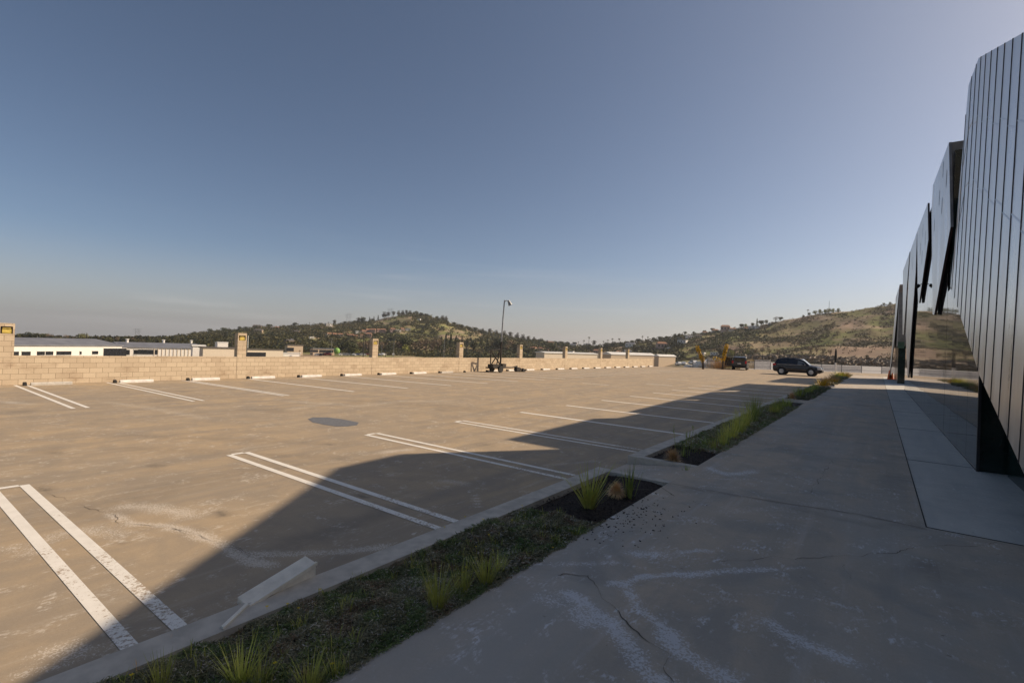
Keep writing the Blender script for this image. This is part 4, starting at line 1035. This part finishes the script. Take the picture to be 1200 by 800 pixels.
# copies must be made from unscaled originals; the originals are placed too
# ridge and skyline trees
for px, py, h_ in [(24, 400, 9), (32, 400, 10), (42, 400, 9), (52, 400, 10), (57, 401, 11), (68, 401, 9), (76, 401, 9), (85, 402, 8), (95, 402, 9), (108, 402, 8), (118, 403, 8), (128, 403, 7), (136, 403, 8), (146, 403, 8), (156, 403, 7), (166, 404, 7), (175, 404, 7), (186, 404, 7), (195, 403, 8), (203, 402, 8)]:
    tree(rnd.choice(['dark', 'mid', 'mid', 'euc', 'brown']), px, py, h_*rnd.uniform(1.0, 1.35))
for px, py, h_, k in [(228, 392, 5, 'dark'), (246, 390, 6, 'dark'), (262, 389, 6, 'dark'), (281, 388, 6, 'dark'), (288, 387, 5, 'dark'), (300, 386, 5, 'dark'), (315, 385, 6, 'dark'), (322, 385, 4, 'palm'), (345, 383, 6, 'dark'),
      (362, 382, 5, 'palm'), (375, 381, 4, 'dark'), (392, 381, 7, 'euc'), (404, 380, 4, 'dark'), (420, 379, 8, 'euc'), (425, 379, 8, 'dark'), (433, 378, 7, 'cone'), (438, 377, 7, 'cone'), (443, 376, 7, 'cone'),
      (449, 373, 9, 'euc'), (455, 372, 7, 'euc'), (461, 371, 7, 'euc'), (467, 370.5, 7, 'euc'), (472, 370, 7, 'euc'), (476, 369.5, 7, 'euc'), (481, 369.5, 6.5, 'euc'), (488, 370, 6, 'dark'), (494, 371, 5, 'dark'), (500, 372, 5, 'dark'),
      (519, 376, 7, 'euc'), (523, 377, 7, 'euc'), (512, 374, 4, 'dark'), (532, 381, 4, 'dark'), (541, 385, 5, 'dark'), (549, 387, 5, 'dark'), (557, 389, 6, 'dark'), (566, 391, 7, 'euc'), (574, 392, 8, 'euc'), (582, 393, 7, 'euc'), (591, 395, 8, 'euc'), (598, 396, 8, 'euc'), (606, 398, 9, 'euc'),
      (613, 399, 8, 'euc'), (619, 400, 7, 'euc'), (626, 401, 7, 'euc'), (634, 403, 7, 'dark'), (641, 404, 6, 'euc'), (650, 405, 6, 'dark'), (657, 405, 6, 'dark'), (665, 406, 6, 'dark'), (673, 406, 6, 'dark'),
      (690, 406, 12, 'palm'), (684, 406, 8, 'palm'), (677.5, 406, 6, 'palm'), (696, 406, 8, 'euc'), (707, 406, 7, 'palm'), (712, 405, 8, 'palm'), (717.5, 405, 9, 'palm'), (725.5, 405, 9, 'palm'), (734, 404, 5, 'dark'), (741, 404, 6, 'dark'), (748, 403, 7, 'dark'),
      (752.8, 402, 9, 'palm'), (759, 402, 8, 'palm'), (766, 400, 5, 'dark'), (773, 399, 6, 'dark'), (781, 397, 5, 'dark'), (790, 395, 5, 'mid'), (803, 393, 5, 'dark'), (812, 391, 4, 'mid'), (825, 390, 4, 'dark'), (835, 389, 5, 'dark'), (869, 385, 6, 'dark'), (874, 384.5, 5, 'lime'), (882, 383, 5, 'mid'),
      (887, 383, 10, 'cone'), (892, 382, 7, 'dark'), (898, 380, 5, 'dark'), (907.5, 377, 8, 'brown'), (915, 376, 5, 'dark'), (945, 370, 9, 'palm'), (948, 370, 4, 'mid'), (955, 369, 5, 'lime'), (961, 368.5, 5.5, 'lime'), (967, 368, 5.5, 'lime'), (971, 367.5, 6, 'lime'), (976, 367.5, 6, 'lime'), (982, 367, 6, 'lime'), (940, 371, 3.5, 'mid'), (1036, 358, 3, 'mid'), (1043, 357, 3, 'dark')]:
    tree(k, px, py, h_)
# lower belt
for px, py, h_, k in [(351, 418, 8, 'palm'), (270, 416, 9, 'dark'), (390, 414, 12, 'mid'), (411, 416, 17, 'dark'), (416, 416, 10, 'lime'), (420, 414, 14, 'brown'), (401, 414, 15, 'dark'), (429, 415, 16, 'brown'), (448, 414, 14, 'brown'), (476, 415, 11, 'lime'), (486, 415, 16, 'brown'), (468, 414, 16, 'brown'),
      (472, 413, 20, 'dark'), (492, 413, 17, 'brown'), (499, 415, 18, 'brown'), (506, 415, 18, 'brown'), (513, 414, 18, 'brown'), (517, 412, 18, 'cone'), (522, 412, 20, 'cone'), (528, 412, 20, 'cone'), (534, 411, 18, 'cone'), (541, 411, 17, 'cone'), (547, 411, 15, 'cone'), (563, 411, 16, 'cone'), (571, 411, 16, 'cone'),
      (555, 412, 13, 'mid'), (578, 412, 13, 'brown'), (585, 413, 18, 'dark'), (593, 414, 14, 'brown'), (600, 414, 16, 'brown'), (606, 417, 17, 'mid'), (595, 417, 7, 'lime'), (618, 417, 9, 'mid'), (632, 417, 6, 'dark'), (512, 417, 8, 'mid'), (521, 417, 6, 'brown'), (536, 416, 7, 'brown'), (562, 417, 6, 'brown'), (574, 417, 6, 'brown'),
      (459, 403, 9, 'dark'), (380, 413, 14, 'mid'), (433, 414, 17, 'euc'), (648, 412, 9, 'dark'), (655, 408, 7, 'dark'), (662, 409, 7, 'dark'), (690, 411, 7, 'dark'), (700, 412, 8, 'dark'), (711, 411, 10, 'dark'), (719, 409, 9, 'dark'), (745, 413, 9, 'dark'), (752, 411, 7, 'mid'),
      (875, 416, 7, 'lime'), (857, 418, 8, 'lime'), (844, 417, 9, 'dark'), (885, 417, 9, 'brown'), (893, 416, 10, 'brown'), (902, 417, 9, 'brown'), (911, 418, 9, 'brown'), (950, 418, 12, 'brown'), (957, 418, 11, 'brown'), (965, 419, 12, 'brown'), (973, 419, 10, 'brown'), (1016, 421, 5, 'dark'), (1035, 424, 4, 'mid'), (981, 398, 9, 'brown')]:
    tree(k, px, py, h_)

# ---- woodland and scrub that nobody could count
def on_hill(a, t):
    zr, R1, R0, zf = tabat(a); r_ = R0+(R1-R0)*t; x, y = r_*math.sin(a), r_*math.cos(a); return x, y
def clumpmass(n, a0, a1, t0, t1, size, quads, seed, keep, q0=.5):
    r = random.Random(seed); mb = MB(); V = mb.v; F = mb.f
    for _ in range(n):
        a = r.uniform(a0, a1); t = r.uniform(t0, t1); x, y = on_hill(a, t)
        if not keep(x, y, t, a): continue
        z = TZ(x, y); s_ = size*r.uniform(.5, 1.25)
        for k in range(quads):
            d = Vector((r.gauss(0, 1), r.gauss(0, 1), abs(r.gauss(0, 1)))).normalized()*s_*r.uniform(.5, 1)
            c = Vector((x, y, z))+Vector((d.x, d.y, d.z*1.15)); u = Vector((r.gauss(0, 1), r.gauss(0, 1), r.gauss(0, .6))).normalized(); w_ = u.orthogonal().normalized(); q = s_*q0*r.uniform(.5, 1)
            o = len(V); V += [tuple(c-w_*q), tuple(c+u*q), tuple(c+w_*q), tuple(c-u*q)]; F.append((o, o+1, o+2, o+3))
    mb.mi = [0]*len(F); return mb
def AZ(px): d = ray(px, hory(px)); return math.atan2(d.x, d.y)
def bare_px(x, y, z):
    px, py, _ = proj((x, y, z)); return px, py
def keepL(x, y, t, a):
    px, py = bare_px(x, y, TZ(x, y)+2)
    if 512 < px < 566 and 384 < py < 399 and py > 384+.18*abs(px-530): return rnd.random() < .12      # open slope
    if 438 < px < 484 and py < 381-.12*(px-438)-0 and py > 370: return rnd.random() < .1
    if 525 < px < 537 and 374 < py < 380: return rnd.random() < .2
    return noise.noise(Vector((x/38, y/38, 3))) > -.36
tag(clumpmass(7000, AZ(205), AZ(665), .0, 1.01, 4.2, 24, 21, keepL, .27).build('woodland', 'wood'), 'dense dark woodland covering the long hill behind the wall', 'woodland', kind='stuff')
tag(clumpmass(1700, AZ(-40), AZ(215), .45, 1., 4.2, 22, 22, lambda x, y, t, a: True, .28).build('woodland', 'wood'), 'low band of trees behind the long white building', 'woodland', kind='stuff')
tag(clumpmass(2600, AZ(645), AZ(800), .05, 1., 3.6, 22, 23, lambda x, y, t, a: noise.noise(Vector((x/26, y/26, 4))) > -.05, .27).build('woodland', 'wood'), 'scattered town trees between the two hills', 'woodland', kind='stuff')
def keepR(x, y, t, a):
    v_ = noise.noise(Vector((x/30, y/30, 8)))+.5*noise.noise(Vector((x/9, y/9, 2)))
    return v_ > (.05 if t > .12 else -.35) or rnd.random() < .10
tag(clumpmass(15000, AZ(785), AZ(1075), .05, 1., 1.15, 10, 24, keepR, .36).build('hill_scrub', 'scrub'), 'dark scrub dotted over the dry grassy hill at the right', 'scrub', kind='stuff')
tag(clumpmass(1300, AZ(795), AZ(900), .3, 1., 2.0, 14, 27, lambda x, y, t, a: noise.noise(Vector((x/24, y/24, 5))) > -.05, .32).build('hill_scrub', 'slope'), 'dark green scrub on the slope left of the dry hill', 'scrub', kind='stuff')
tag(clumpmass(900, AZ(870), AZ(1075), .0, .06, 2.3, 12, 25, lambda x, y, t, a: True, .4).build('brushwood', 'brush'), 'brown leafless brush along the foot of the right hill', 'brush', kind='stuff')

# ---- houses
def house_proto(w_, d_, h_, wm, rm, gable=True):
    root = empty('house', (0, 0, 0)); wo = MB().box(-w_/2, w_/2, -d_/2, d_/2, -2, h_); wo.build('wall', wm, root)
    m_ = MB(); e = .5
    if gable: m_.add([(-w_/2-e, -d_/2-e, h_), (w_/2+e, -d_/2-e, h_), (w_/2+e, d_/2+e, h_), (-w_/2-e, d_/2+e, h_), (-w_/2+1.5, 0, h_+2.2), (w_/2-1.5, 0, h_+2.2)], [(0, 1, 5, 4), (2, 3, 4, 5), (0, 4, 3), (1, 2, 5), (3, 2, 1, 0)])
    else: m_.box(-w_/2-.3, w_/2+.3, -d_/2-.3, d_/2+.3, h_, h_+.5)
    m_.build('roof', rm, root)
    for k in range(3):
        x = -w_/2+w_*(k+.5)/3; MB().box(x-.8, x+.8, -d_/2-.06, -d_/2-.01, h_*.4, h_*.8).build('window', 'win', root)
    return root
HP = dict(w=house_proto(13, 9, 5, 'white', 'roofw', False), c=house_proto(13, 9, 5, 'cream', 'roofr'), p=house_proto(11, 9, 6, 'pink', 'roofr'), g=house_proto(16, 10, 4.5, 'white', 'roofg'), t=house_proto(14, 9, 5, 'tan', 'roofd'))
HD = dict(w='white flat roofed house', c='cream house with tiled roof', p='pinkish house with tiled roof', g='white house with grey roof', t='tan house with dark roof')
def house(k, px, py, wpx, sz=1.):
    p = hit_or_ridge(px, py); pr = HP[k]
    if pr.name in used: o = copy_thing(pr)
    else: o = pr; used.add(pr.name)
    W_ = dict(w=13, c=13, p=11, g=16, t=14)[k]; s_ = wpx/(FP/proj(p)[2])/W_
    o.location = p; o.rotation_euler = (0, 0, -math.atan2(p.x, p.y)+rnd.uniform(-.5, .5)); o.scale = (s_, s_, s_*sz)
    return far(o, HD[k], 'house', 'houses on the far hillsides')
for k, px, py, w_ in [('t', 301, 381.5, 9), ('g', 316, 385, 9), ('c', 325, 386, 6), ('t', 303, 390, 9), ('w', 327, 393.5, 5), ('t', 347, 391, 8), ('w', 350, 393, 4), ('w', 365, 397, 5), ('w', 371, 382, 5), ('w', 385, 382.5, 7), ('c', 378, 383, 5), ('g', 345, 401, 9), ('t', 339, 403, 10), ('t', 356, 395, 6),
      ('c', 386, 394.5, 7), ('p', 392, 395, 6), ('c', 399, 395, 7), ('p', 404, 394.5, 6), ('c', 411, 395, 7), ('w', 420, 391, 7), ('p', 426, 391, 6), ('p', 431, 390.5, 6), ('p', 437, 390.5, 7), ('p', 444, 390.3, 6), ('p', 449, 390, 6), ('w', 454, 389.5, 5), ('p', 460, 389, 6), ('w', 466, 389, 6), ('p', 471, 388.5, 5), ('w', 478, 388, 6),
      ('p', 416, 397, 6), ('p', 424, 396.5, 6), ('p', 432, 396.5, 7), ('w', 491, 375, 4), ('w', 456, 400, 4), ('w', 622, 404, 4), ('c', 645, 404, 8), ('p', 625, 411.5, 7), ('c', 634, 411.5, 8), ('c', 641, 412, 5), ('t', 652, 409, 8), ('g', 672, 406.5, 9), ('c', 673, 404, 6), ('g', 688, 405.5, 8), ('w', 705, 410, 6), ('g', 739, 406, 11),
      ('w', 748, 408, 6), ('g', 775, 404, 8), ('p', 775, 410, 11), ('g', 786, 411, 10), ('t', 768, 412, 8), ('w', 800, 403, 10), ('g', 808, 396.5, 8), ('t', 818, 396, 8), ('w', 797, 399, 6), ('c', 826, 392, 6), ('w', 787, 398.5, 5), ('c', 838, 389.5, 7), ('p', 850, 388.5, 10), ('c', 858, 388, 7), ('g', 882, 385.5, 9), ('w', 888, 385, 5), ('c', 874, 386.5, 5), ('w', 902, 381, 4),
      ('c', 725, 415, 7), ('g', 735, 414.5, 10), ('p', 699, 414.8, 7), ('w', 822, 416, 8), ('w', 838, 416.5, 9), ('w', 851, 417.5, 6), ('t', 660, 413.5, 9), ('w', 668, 415.5, 9)]:
    house(k, px, py, w_)

_a, _b = G(-60, 404.8, -4), G(143, 405.6, -4); WALLN = math.atan2(_b.x-_a.x, _b.y-_a.y)+math.pi/2
# ---- long white building behind the wall
def frame_obj(p, q):                             # local frame along a wall seen from the lot
    d = (q-p); L = d.length; return L, math.atan2(d.y, d.x)
Zg = -10
def bigbox(name, pxa, za, pxb, zb_px, ztop, depth, wm, label, cat, wins=(), roofm='roofg', roofh=.6, eave=.4, slope=0):
    a = G(pxa, za, ztop); b = G(pxb, zb_px, ztop)
    if name != 'long_white_building':
        ph = math.atan2(a.x, a.y); nz = R(94) if pxa < 400 else min(ph+math.pi, R(100))
        dv = Vector((math.sin(nz-math.pi/2), math.cos(nz-math.pi/2))); d = ray(pxb, 410)
        t = (a.x*d.y-a.y*d.x)/(dv.y*d.x-dv.x*d.y); b = Vector((a.x+dv.x*t, a.y+dv.y*t, ztop))
    L, an = frame_obj(Vector((a.x, a.y, 0)), Vector((b.x, b.y, 0)))
    root = empty(name, (a.x, a.y, Zg), an, label, cat); H = ztop-Zg
    # local +y points away from the camera
    fl = 1 if (Vector((-math.sin(an), math.cos(an))).dot(Vector((a.x, a.y))) > 0) else -1
    y0, y1 = (0, depth) if fl > 0 else (-depth, 0)
    MB().box(0, L, y0, y1, 0, H).build('wall', wm, root)
    e = eave; ya, yb = (-e, depth+e) if fl > 0 else (-depth-e, e)
    m_ = MB(); m_.add([(-e, ya, H), (L+e, ya, H), (L+e, yb, H), (-e, yb, H), (-e, ya, H+.35), (L+e, ya, H+.35), (L+e, yb, H+.35), (-e, yb, H+.35), (-e, (ya+yb)/2, H+.35+slope), (L+e, (ya+yb)/2, H+.35+slope)],
        [(3, 2, 1, 0), (0, 1, 5, 4), (1, 2, 6, 9, 5), (2, 3, 7, 6), (3, 0, 4, 8, 7), (4, 5, 9, 8), (8, 9, 6, 7)] if True else []); m_.build('roof', roofm, root)
    yf = -.05 if fl > 0 else .05
    for (px_, w_, z0, z1) in wins:
        # find the spot on the wall line where the column px_ crosses it
        d = ray(px_, 410); ax, ay, bx, by = a.x, a.y, b.x-a.x, b.y-a.y; t = (ax*d.y-ay*d.x)/(by*d.x-bx*d.y); c = t*L
        m_ = MB(); m_.box(c-w_/2, c+w_/2, yf-.06, yf+.04, z0, z1); wo = m_.build('window', 'win', root)
        m_ = MB()
        for z_ in (z0-.12, z1): m_.box(c-w_/2-.1, c+w_/2+.1, yf-.1, yf+.02, z_, z_+.12)
        m_.build('window_frame', wm, wo)
    return root, L, H, yf, fl
wl, L, H, yf, fl = bigbox('long_white_building', -60, 404.8, 143, 405.6, -4., 24, 'white', 'long white single storey building with grey roof and small dark windows beyond the wall', 'building',
    [(19, 1.5, 2.9, 4.2), (30.7, 2.6, 2.9, 4.2), (48, 2.4, 2.9, 4.2), (58, 2.4, 2.9, 4.2), (75, 5.0, 2.9, 4.2), (94.5, .7, 3, 4.1), (111.5, 2.3, 3., 4.2), (135, 9.5, .8, 5.2)], slope=2.1)
for xx in (62, 80, 96): 
    m_ = MB(); m_.tube((xx, yf+fl*6, H+1.3), (xx, yf+fl*6, H+2.6), .5, n=8).tube((xx, yf+fl*6, H+2.6), (xx, yf+fl*6, H+2.8), .8, .5, 8); m_.build('roof_vent', 'white', wl)
wr, L, H, yf, fl = bigbox('white_warehouse', 143, 407.2, 240, 408.8, -4.6, 26, 'white', 'lower white warehouse with ribbed walls adjoining the long white building on its right', 'warehouse',
    [(150, 1.2, 2.6, 4.6), (159, 1.2, 2.6, 4.6), (171, 8, 2.8, 4.8)], slope=1.7)
m_ = MB()
for k in range(14):
    c = L*(.36+k*.047); m_.box(c, c+.25, yf-.12 if fl > 0 else yf, yf if fl > 0 else yf+.12, .2, H-.1)
m_.build('wall_rib', 'cream', wr)
bigbox('tan_warehouse', 238, 407.5, 281, 408.8, -3.5, 4, 'cream', 'cream warehouse wall between the white warehouse and the second pillar', 'warehouse', [], 'roofd', slope=.1)
bigbox('rooftop_block', 255, 401.5, 267, 401.8, -1.45, 3, 'white', 'tall white box shaped block rising behind the cream warehouse', 'building', [], 'roofw', eave=.1, slope=.05)
bigbox('low_white_shed', 226, 405.5, 240, 406, -3.2, 2, 'white', 'small white shed roof behind the warehouse end', 'building', [], 'roofw', slope=.3)
bigbox('cream_warehouse', 290, 409.5, 332, 410, -5.4, 3, 'cream', 'long cream warehouse right of the second pillar with dark garage opening', 'warehouse', [(296, 14, .5, 3.2)], 'roofd', slope=.1)
bigbox('white_store', 332, 413.7, 352, 413.9, -8, 3, 'white', 'low white flat building right of the palm behind the wall', 'building', [], 'roofw', slope=.1)
bigbox('dark_shed', 337, 404.5, 355, 404.5, -3.5, 4, 'tan', 'brown shed with flat dark roof above the low white building', 'building', [(340, 5, 2.5, 5)], 'roofd', slope=.1)
bigbox('grey_office', 367, 408.5, 392, 408.5, -5.5, 4, 'tan', 'grey office block with dark windows between second and third pillars', 'building', [(368, 6, 2, 3.8), (378, 5, 2, 3.8), (386, 6, 2, 3.8)], 'roofg', slope=.1)
bigbox('white_hall', 638, 413.6, 700, 414.3, -1.0, 6, 'cream', 'long pale roofed hall behind the wall between fifth and sixth pillars', 'warehouse', [(650, 8, .5, 2.5), (684, 10, .5, 2.5)], 'roofw', slope=.5)
bigbox('cream_hall', 700.5, 414.3, 710, 414.6, -.9, 5, 'cream', 'small bright cream building just left of the seventh pillar', 'building', [], 'roofd', slope=.2)
bigbox('pale_hall', 716, 415.4, 768, 415.6, -.8, 6, 'tan', 'long low pale hall with white roof at the far end of the wall', 'warehouse', [(728, 10, .5, 2.2)], 'roofw', slope=1.2)
bigbox('round_roof_hall', 772, 417.6, 792, 417.8, -1.0, 3, 'tan', 'small shed with white pitched roof just beyond the end of the wall', 'warehouse', [(765, 12, .5, 2.4)], 'roofw', slope=1.)
p = G(394.5, 416.5, -10); t_ = empty('green_ball_tank', p, 0, 'round bright green tank on legs behind the wall', 'tank')
m_ = MB(); RR = 2.3; v = []; 
for i in range(9):
    th = math.pi*i/8
    for j in range(14): v.append((RR*math.sin(th)*math.cos(j*math.pi/7), RR*math.sin(th)*math.sin(j*math.pi/7), 3.4+RR*math.cos(th)))
m_.add(v, [(i*14+j, i*14+(j+1) % 14, (i+1)*14+(j+1) % 14, (i+1)*14+j) for i in range(8) for j in range(14)]); m_.build('tank_body', 'green', t_, True)
for sx in (-1.2, 1.2): MB().tube((sx, 0, 0), (sx, 0, 2), .12).build('leg', 'pole', t_)

# ---- parked cars down in the street
def far_car(c):
    v = [(-2.2, -.85, .3), (2.2, -.85, .3), (2.25, -.85, .8), (1.3, -.85, .95), (.7, -.7, 1.45), (-1.2, -.7, 1.48), (-1.9, -.85, .95), (-2.25, -.85, .85)]
    n = len(v); v2 = v+[(x, -y, z) for x, y, z in v]; root = empty('parked_car', (0, 0, 0))
    MB().add(v2, [tuple(range(n)), tuple(range(2*n-1, n-1, -1))]+[((i+1) % n, i, n+i, n+(i+1) % n) for i in range(n)]).build('body', 'car_'+c, root)
    m_ = MB()
    for s_ in (-1, 1): m_.add([(1.1, s_*.86, 1.), (.62, s_*.74, 1.38), (-1.1, s_*.74, 1.40), (-1.7, s_*.86, 1.)], [(0, 1, 2, 3)])
    m_.add([(1.3, -.7, 1.0), (1.3, .7, 1.0), (.78, .6, 1.42), (.78, -.6, 1.42)], [(0, 1, 2, 3)]); m_.build('window', 'carglass', root)
    m_ = MB()
    for x in (-1.4, 1.4): m_.tube((x, -.87, .32), (x, .87, .32), .32, n=10)
    m_.build('wheels', 'black', root); return root
CP = {c: far_car(c) for c in 'wsbru'}; CN = dict(w='white', s='silver', b='black', r='dark red', u='dark blue')
def fcar(px, py, c, ang):
    p = hit(px, py, 120) or G(px, py, -10); pr = CP[c]
    if pr.name in used: o = copy_thing(pr)
    else: o = pr; used.add(pr.name)
    o.location = p; o.rotation_euler = (0, 0, ang); s_ = rnd.uniform(1.0, 1.3); o.scale = (s_, s_, s_*rnd.uniform(1, 1.25)); return far(o, CN[c]+' parked car', 'car', 'cars parked in the street beyond the wall')
r = random.Random(6); x = 372.
while x < 600:
    if not (388 < x < 400): fcar(x, 416.6+r.uniform(-.3, .3), r.choice('wwwwsswbsbru'), -math.atan2(ray(x, 400).x, ray(x, 400).y)+r.uniform(-.3, .3)+(0 if r.random() < .6 else 1.3))
    x += r.uniform(3.4, 6.5)
for x in (648, 655, 676, 681, 688, 714, 720, 745, 690, 640): fcar(x, 417.2, r.choice('wwsb'), r.uniform(0, 3))
for x, y in ((795, 428), (802, 427.5), (812, 427), (833, 427), (840, 428), (849, 427.5), (819, 429)): fcar(x, y, r.choice('wwsw'), r.uniform(0, 3))
# white van with ladder load seen past the end of the wall
p = G(789, 433.5, -.0)
m_ = MB(); r = random.Random(9)
for _ in range(60):
    a = r.uniform(0, 6.28); q = r.uniform(0, 2.6); c = Vector((-21.0+math.cos(a)*q, 76.8+math.sin(a)*q*.4, -.3+r.uniform(0, 1.5)*(1-q/3))); s_ = r.uniform(.2, .5)
    m_.prism([c+Vector((-s_, 0, 0)), c+Vector((0, -s_*.6, .05)), c+Vector((s_, .1, 0)), c+Vector((.1, s_*.5, .1))], (0, .05, s_*.7))
tag(m_.build('rubble_heap', 'stopw'), 'pale heap of broken concrete behind the far fence near the wall end', 'rubble', kind='stuff')
m_ = MB(); m_.prism([(-26, 74, -1.8), (-15, 84, -1.8), (-26, 100, -1.8), (-38, 92, -1.8)], (0, 0, -8)); struct('yard_terrace', m_, 'kerb')

# ---- poles, street lamps, pylons
def pole(px, ytop, ybase, wpx, label, arm=0, mat='pdark', z=-10, name='utility_pole', cat='utility pole'):
    p = G(px, ybase, z); dep = proj(p)[2]; H_ = (ybase-ytop)/FP*dep*1.0; rr = wpx/2/FP*dep
    root = empty(name, p, -math.atan2(p.x, p.y), label, cat); MB().tube((0, 0, -1), (0, 0, H_), rr, rr*.75, 6).build('shaft', mat, root)
    if arm:
        m_ = MB()
        for k in range(arm): m_.box(-H_*.09, H_*.09, -rr, rr*.6, H_*(.95-.07*k), H_*(.95-.07*k)+rr*1.2)
        m_.build('crossarm', mat, root)
    return root
pole(100.5, 390, 420, 1.0, 'thin brown utility pole in front of the long white building', 0)
pole(271.3, 397, 420, 1.0, 'dark utility pole left of the second pillar', 1)
pole(425.5, 393, 420, 1.4, 'thick dark pole just left of the third pillar', 0)
pole(451.5, 401, 420, .8, 'brown utility pole with two crossarms right of the third pillar', 2)
pole(447, 404, 420, .5, 'white thin pole right of the third pillar', 0, 'pole')
pole(547, 400, 420, 1.0, 'dark utility pole with crossarm right of the fourth pillar', 1)
pole(388, 396, 420, .5, 'grey lamp pole left of the round green tank', 0, 'pole', name='street_lamp', cat='street lamp')
pole(461, 398, 420, .5, 'grey lamp pole in the trees between third and fourth pillars', 0, 'pole', name='street_lamp', cat='street lamp')
pole(520, 396, 420, .5, 'grey lamp pole before the row of conifers', 0, 'pole', name='street_lamp', cat='street lamp')
pole(43.5, 393.5, 402, .5, 'pale short pole behind the roof of the long white building', 0, 'pole', z=-5)
pole(290, 393, 412, 1.1, 'white vertical sign mast beside the second pillar', 0, 'white', name='sign_mast', cat='sign mast')
pole(795, 409, 425, 1.0, 'tall grey pole behind the far fence left of the yellow leaved trees', 0, 'pole', z=-8)
pole(631, 397, 420, .7, 'dark thin utility pole right of the fifth pillar', 1)
def pylon(px, ytop, ybase, label):
    p = hit_or_ridge(px, ybase); dep = proj(p)[2]; H_ = (ybase-ytop)/FP*dep; W_ = H_*.16
    root = empty('pylon', p, -math.atan2(p.x, p.y), label, 'pylon'); m_ = MB()
    for s_ in (-1, 1): m_.tube((s_*W_, 0, -1), (s_*W_*.75, 0, H_), .22, n=4)
    for k in range(1, 7): m_.tube((-W_*(1-.04*k), 0, H_*k/7), (W_*(1-.04*k), 0, H_*(k+1)/7*.999), .12, n=4)
    m_.build('tower', 'pole', root); m_ = MB()
    for z_ in (.72, .86, 1.): m_.tube((-W_*1.9, 0, H_*z_), (W_*1.9, 0, H_*z_), .16, n=4)
    m_.build('crossarm', 'pole', root)
pylon(160.5, 385.5, 398, 'grey lattice pylon on the skyline above the white warehouse')
pylon(408, 367.5, 381, 'grey lattice pylon on the ridge left of the wooded summit')
pylon(457, 361.5, 374, 'small lattice pylon among the trees of the wooded summit')
pole(971.3, 352.5, 369, .5, 'thin radio mast on the ridge behind the row of small trees', 0, 'pole', z=44, name='radio_mast', cat='mast')

# ---- two slender yellow leaved trees at the fence
def ytree(px, py, top, lean, seed, label, side=0):
    p = G(px, py, 0); dep = proj(p)[2]; H_ = (py-top)/FP*dep; root = empty('yellow_leaved_tree', p, 0, label, 'tree', 'yellow leaved trees at the far fence'); lx = lean/FP*dep
    cr = Vector((rt.x, rt.y, 0)).normalized()
    q1 = cr*(lx*.1); q2 = cr*lx
    MB().path([(0, 0, 0), (q1.x, q1.y, H_*.5), (q2.x, q2.y, H_)], [.16, .12, .05], 6).build('trunk', 'trunk', root)
    L = []
    for k in range(8):
        t = .42+.58*k/7; c = cr*lx*(.1+.9*(t-.42)/.58); L.append((c.x, c.y, H_*t, .27, .27, .34))
    if side: c = cr*side; L += [(c.x, c.y, H_*.45, .5, .5, .35), (c.x*.5, c.y*.5, H_*.4, .45, .45, .35)]
    crown(seed, L, 50, .14).build('crown', 'yellow', root)
ytree(824, 432.5, 407.5, -8, 201, 'slender leaning yellow leaved tree farther left at the far fence')
ytree(846.5, 432.8, 405.5, 4, 202, 'slender upright yellow leaved tree just left of the dark van', -.9)
m_ = blades(260, 1.6, .5, .03, 300, .3, .5, 1.6); o = m_.build('dry_bush', 'dry'); o.location = (-18.3, 74.5, 0); tag(o, 'tall straw coloured bush at the far fence between the yellow leaved trees', 'bush')

# ---- write the labels of the far things by their order in the picture
rows = {}
for o, desc in FAR:
    px, py, _ = proj(o.location); sec = None
    for a, b, nm in SECT:
        if a <= px < b: sec = nm; break
    if sec is None: sec = 'at the left edge' if px < 100 else 'above the crossover car'
    rows.setdefault((desc, sec), []).append((px, o))
for (desc, sec), L in rows.items():
    L.sort(key=lambda t: t[0])
    for i, (px, o) in enumerate(L):
        o['label'] = (desc+' '+sec) if len(L) == 1 else ordn(i)+' '+desc+' from left, '+sec
        if 'car' in desc: o['label'] = o['label'].replace(' from left,', ' from left behind wall,')
for o in bpy.data.objects:
    if '_k' in o:
        k = o['_k']; kind = 'black rubber block' if 'block' in o.name else ('bare grey concrete wheel stop' if k in (0, 8) else 'white wheel stop')
        o['label'] = ordn(k)+' '+kind.replace('bare grey concrete wheel stop', 'wheel stop, unpainted grey concrete,')+' from the left along the foot of the wall'
        del o['_k']
    if '_ord' in o:
        o['label'] = ordn(o['_ord'] if o['_ord'] < 6 else 6)+' tall green grass clump counted from the near end of the second planter'; del o['_ord']
# unused prototypes
for o in [x for x in bpy.data.objects if x.parent is None and x.type == 'EMPTY' and 'label' not in x]:
    for c in [y for y in bpy.data.objects if y.parent == o]: bpy.data.objects.remove(c)
    bpy.data.objects.remove(o)

# ---- thin evening haze: one closed box round the whole place
hm = bpy.data.materials.new('haze'); hm.use_nodes = True; ht = hm.node_tree; ht.nodes.clear()
ho = ht.nodes.new('ShaderNodeOutputMaterial'); hv = ht.nodes.new('ShaderNodeVolumePrincipled')
hv.inputs['Color'].default_value = (.92, .93, .96, 1); hv.inputs['Density'].default_value = .00015; hv.inputs['Anisotropy'].default_value = .4
ht.links.new(hv.outputs[0], ho.inputs['Volume'])
hz = MB().box(-5200, 5200, -5200, 5200, -520, 130).build('haze', hm); tag(hz, None, None, None, 'stuff'); hz['label'] = 'thin warm haze lying over the distant hills'; hz['category'] = 'haze'
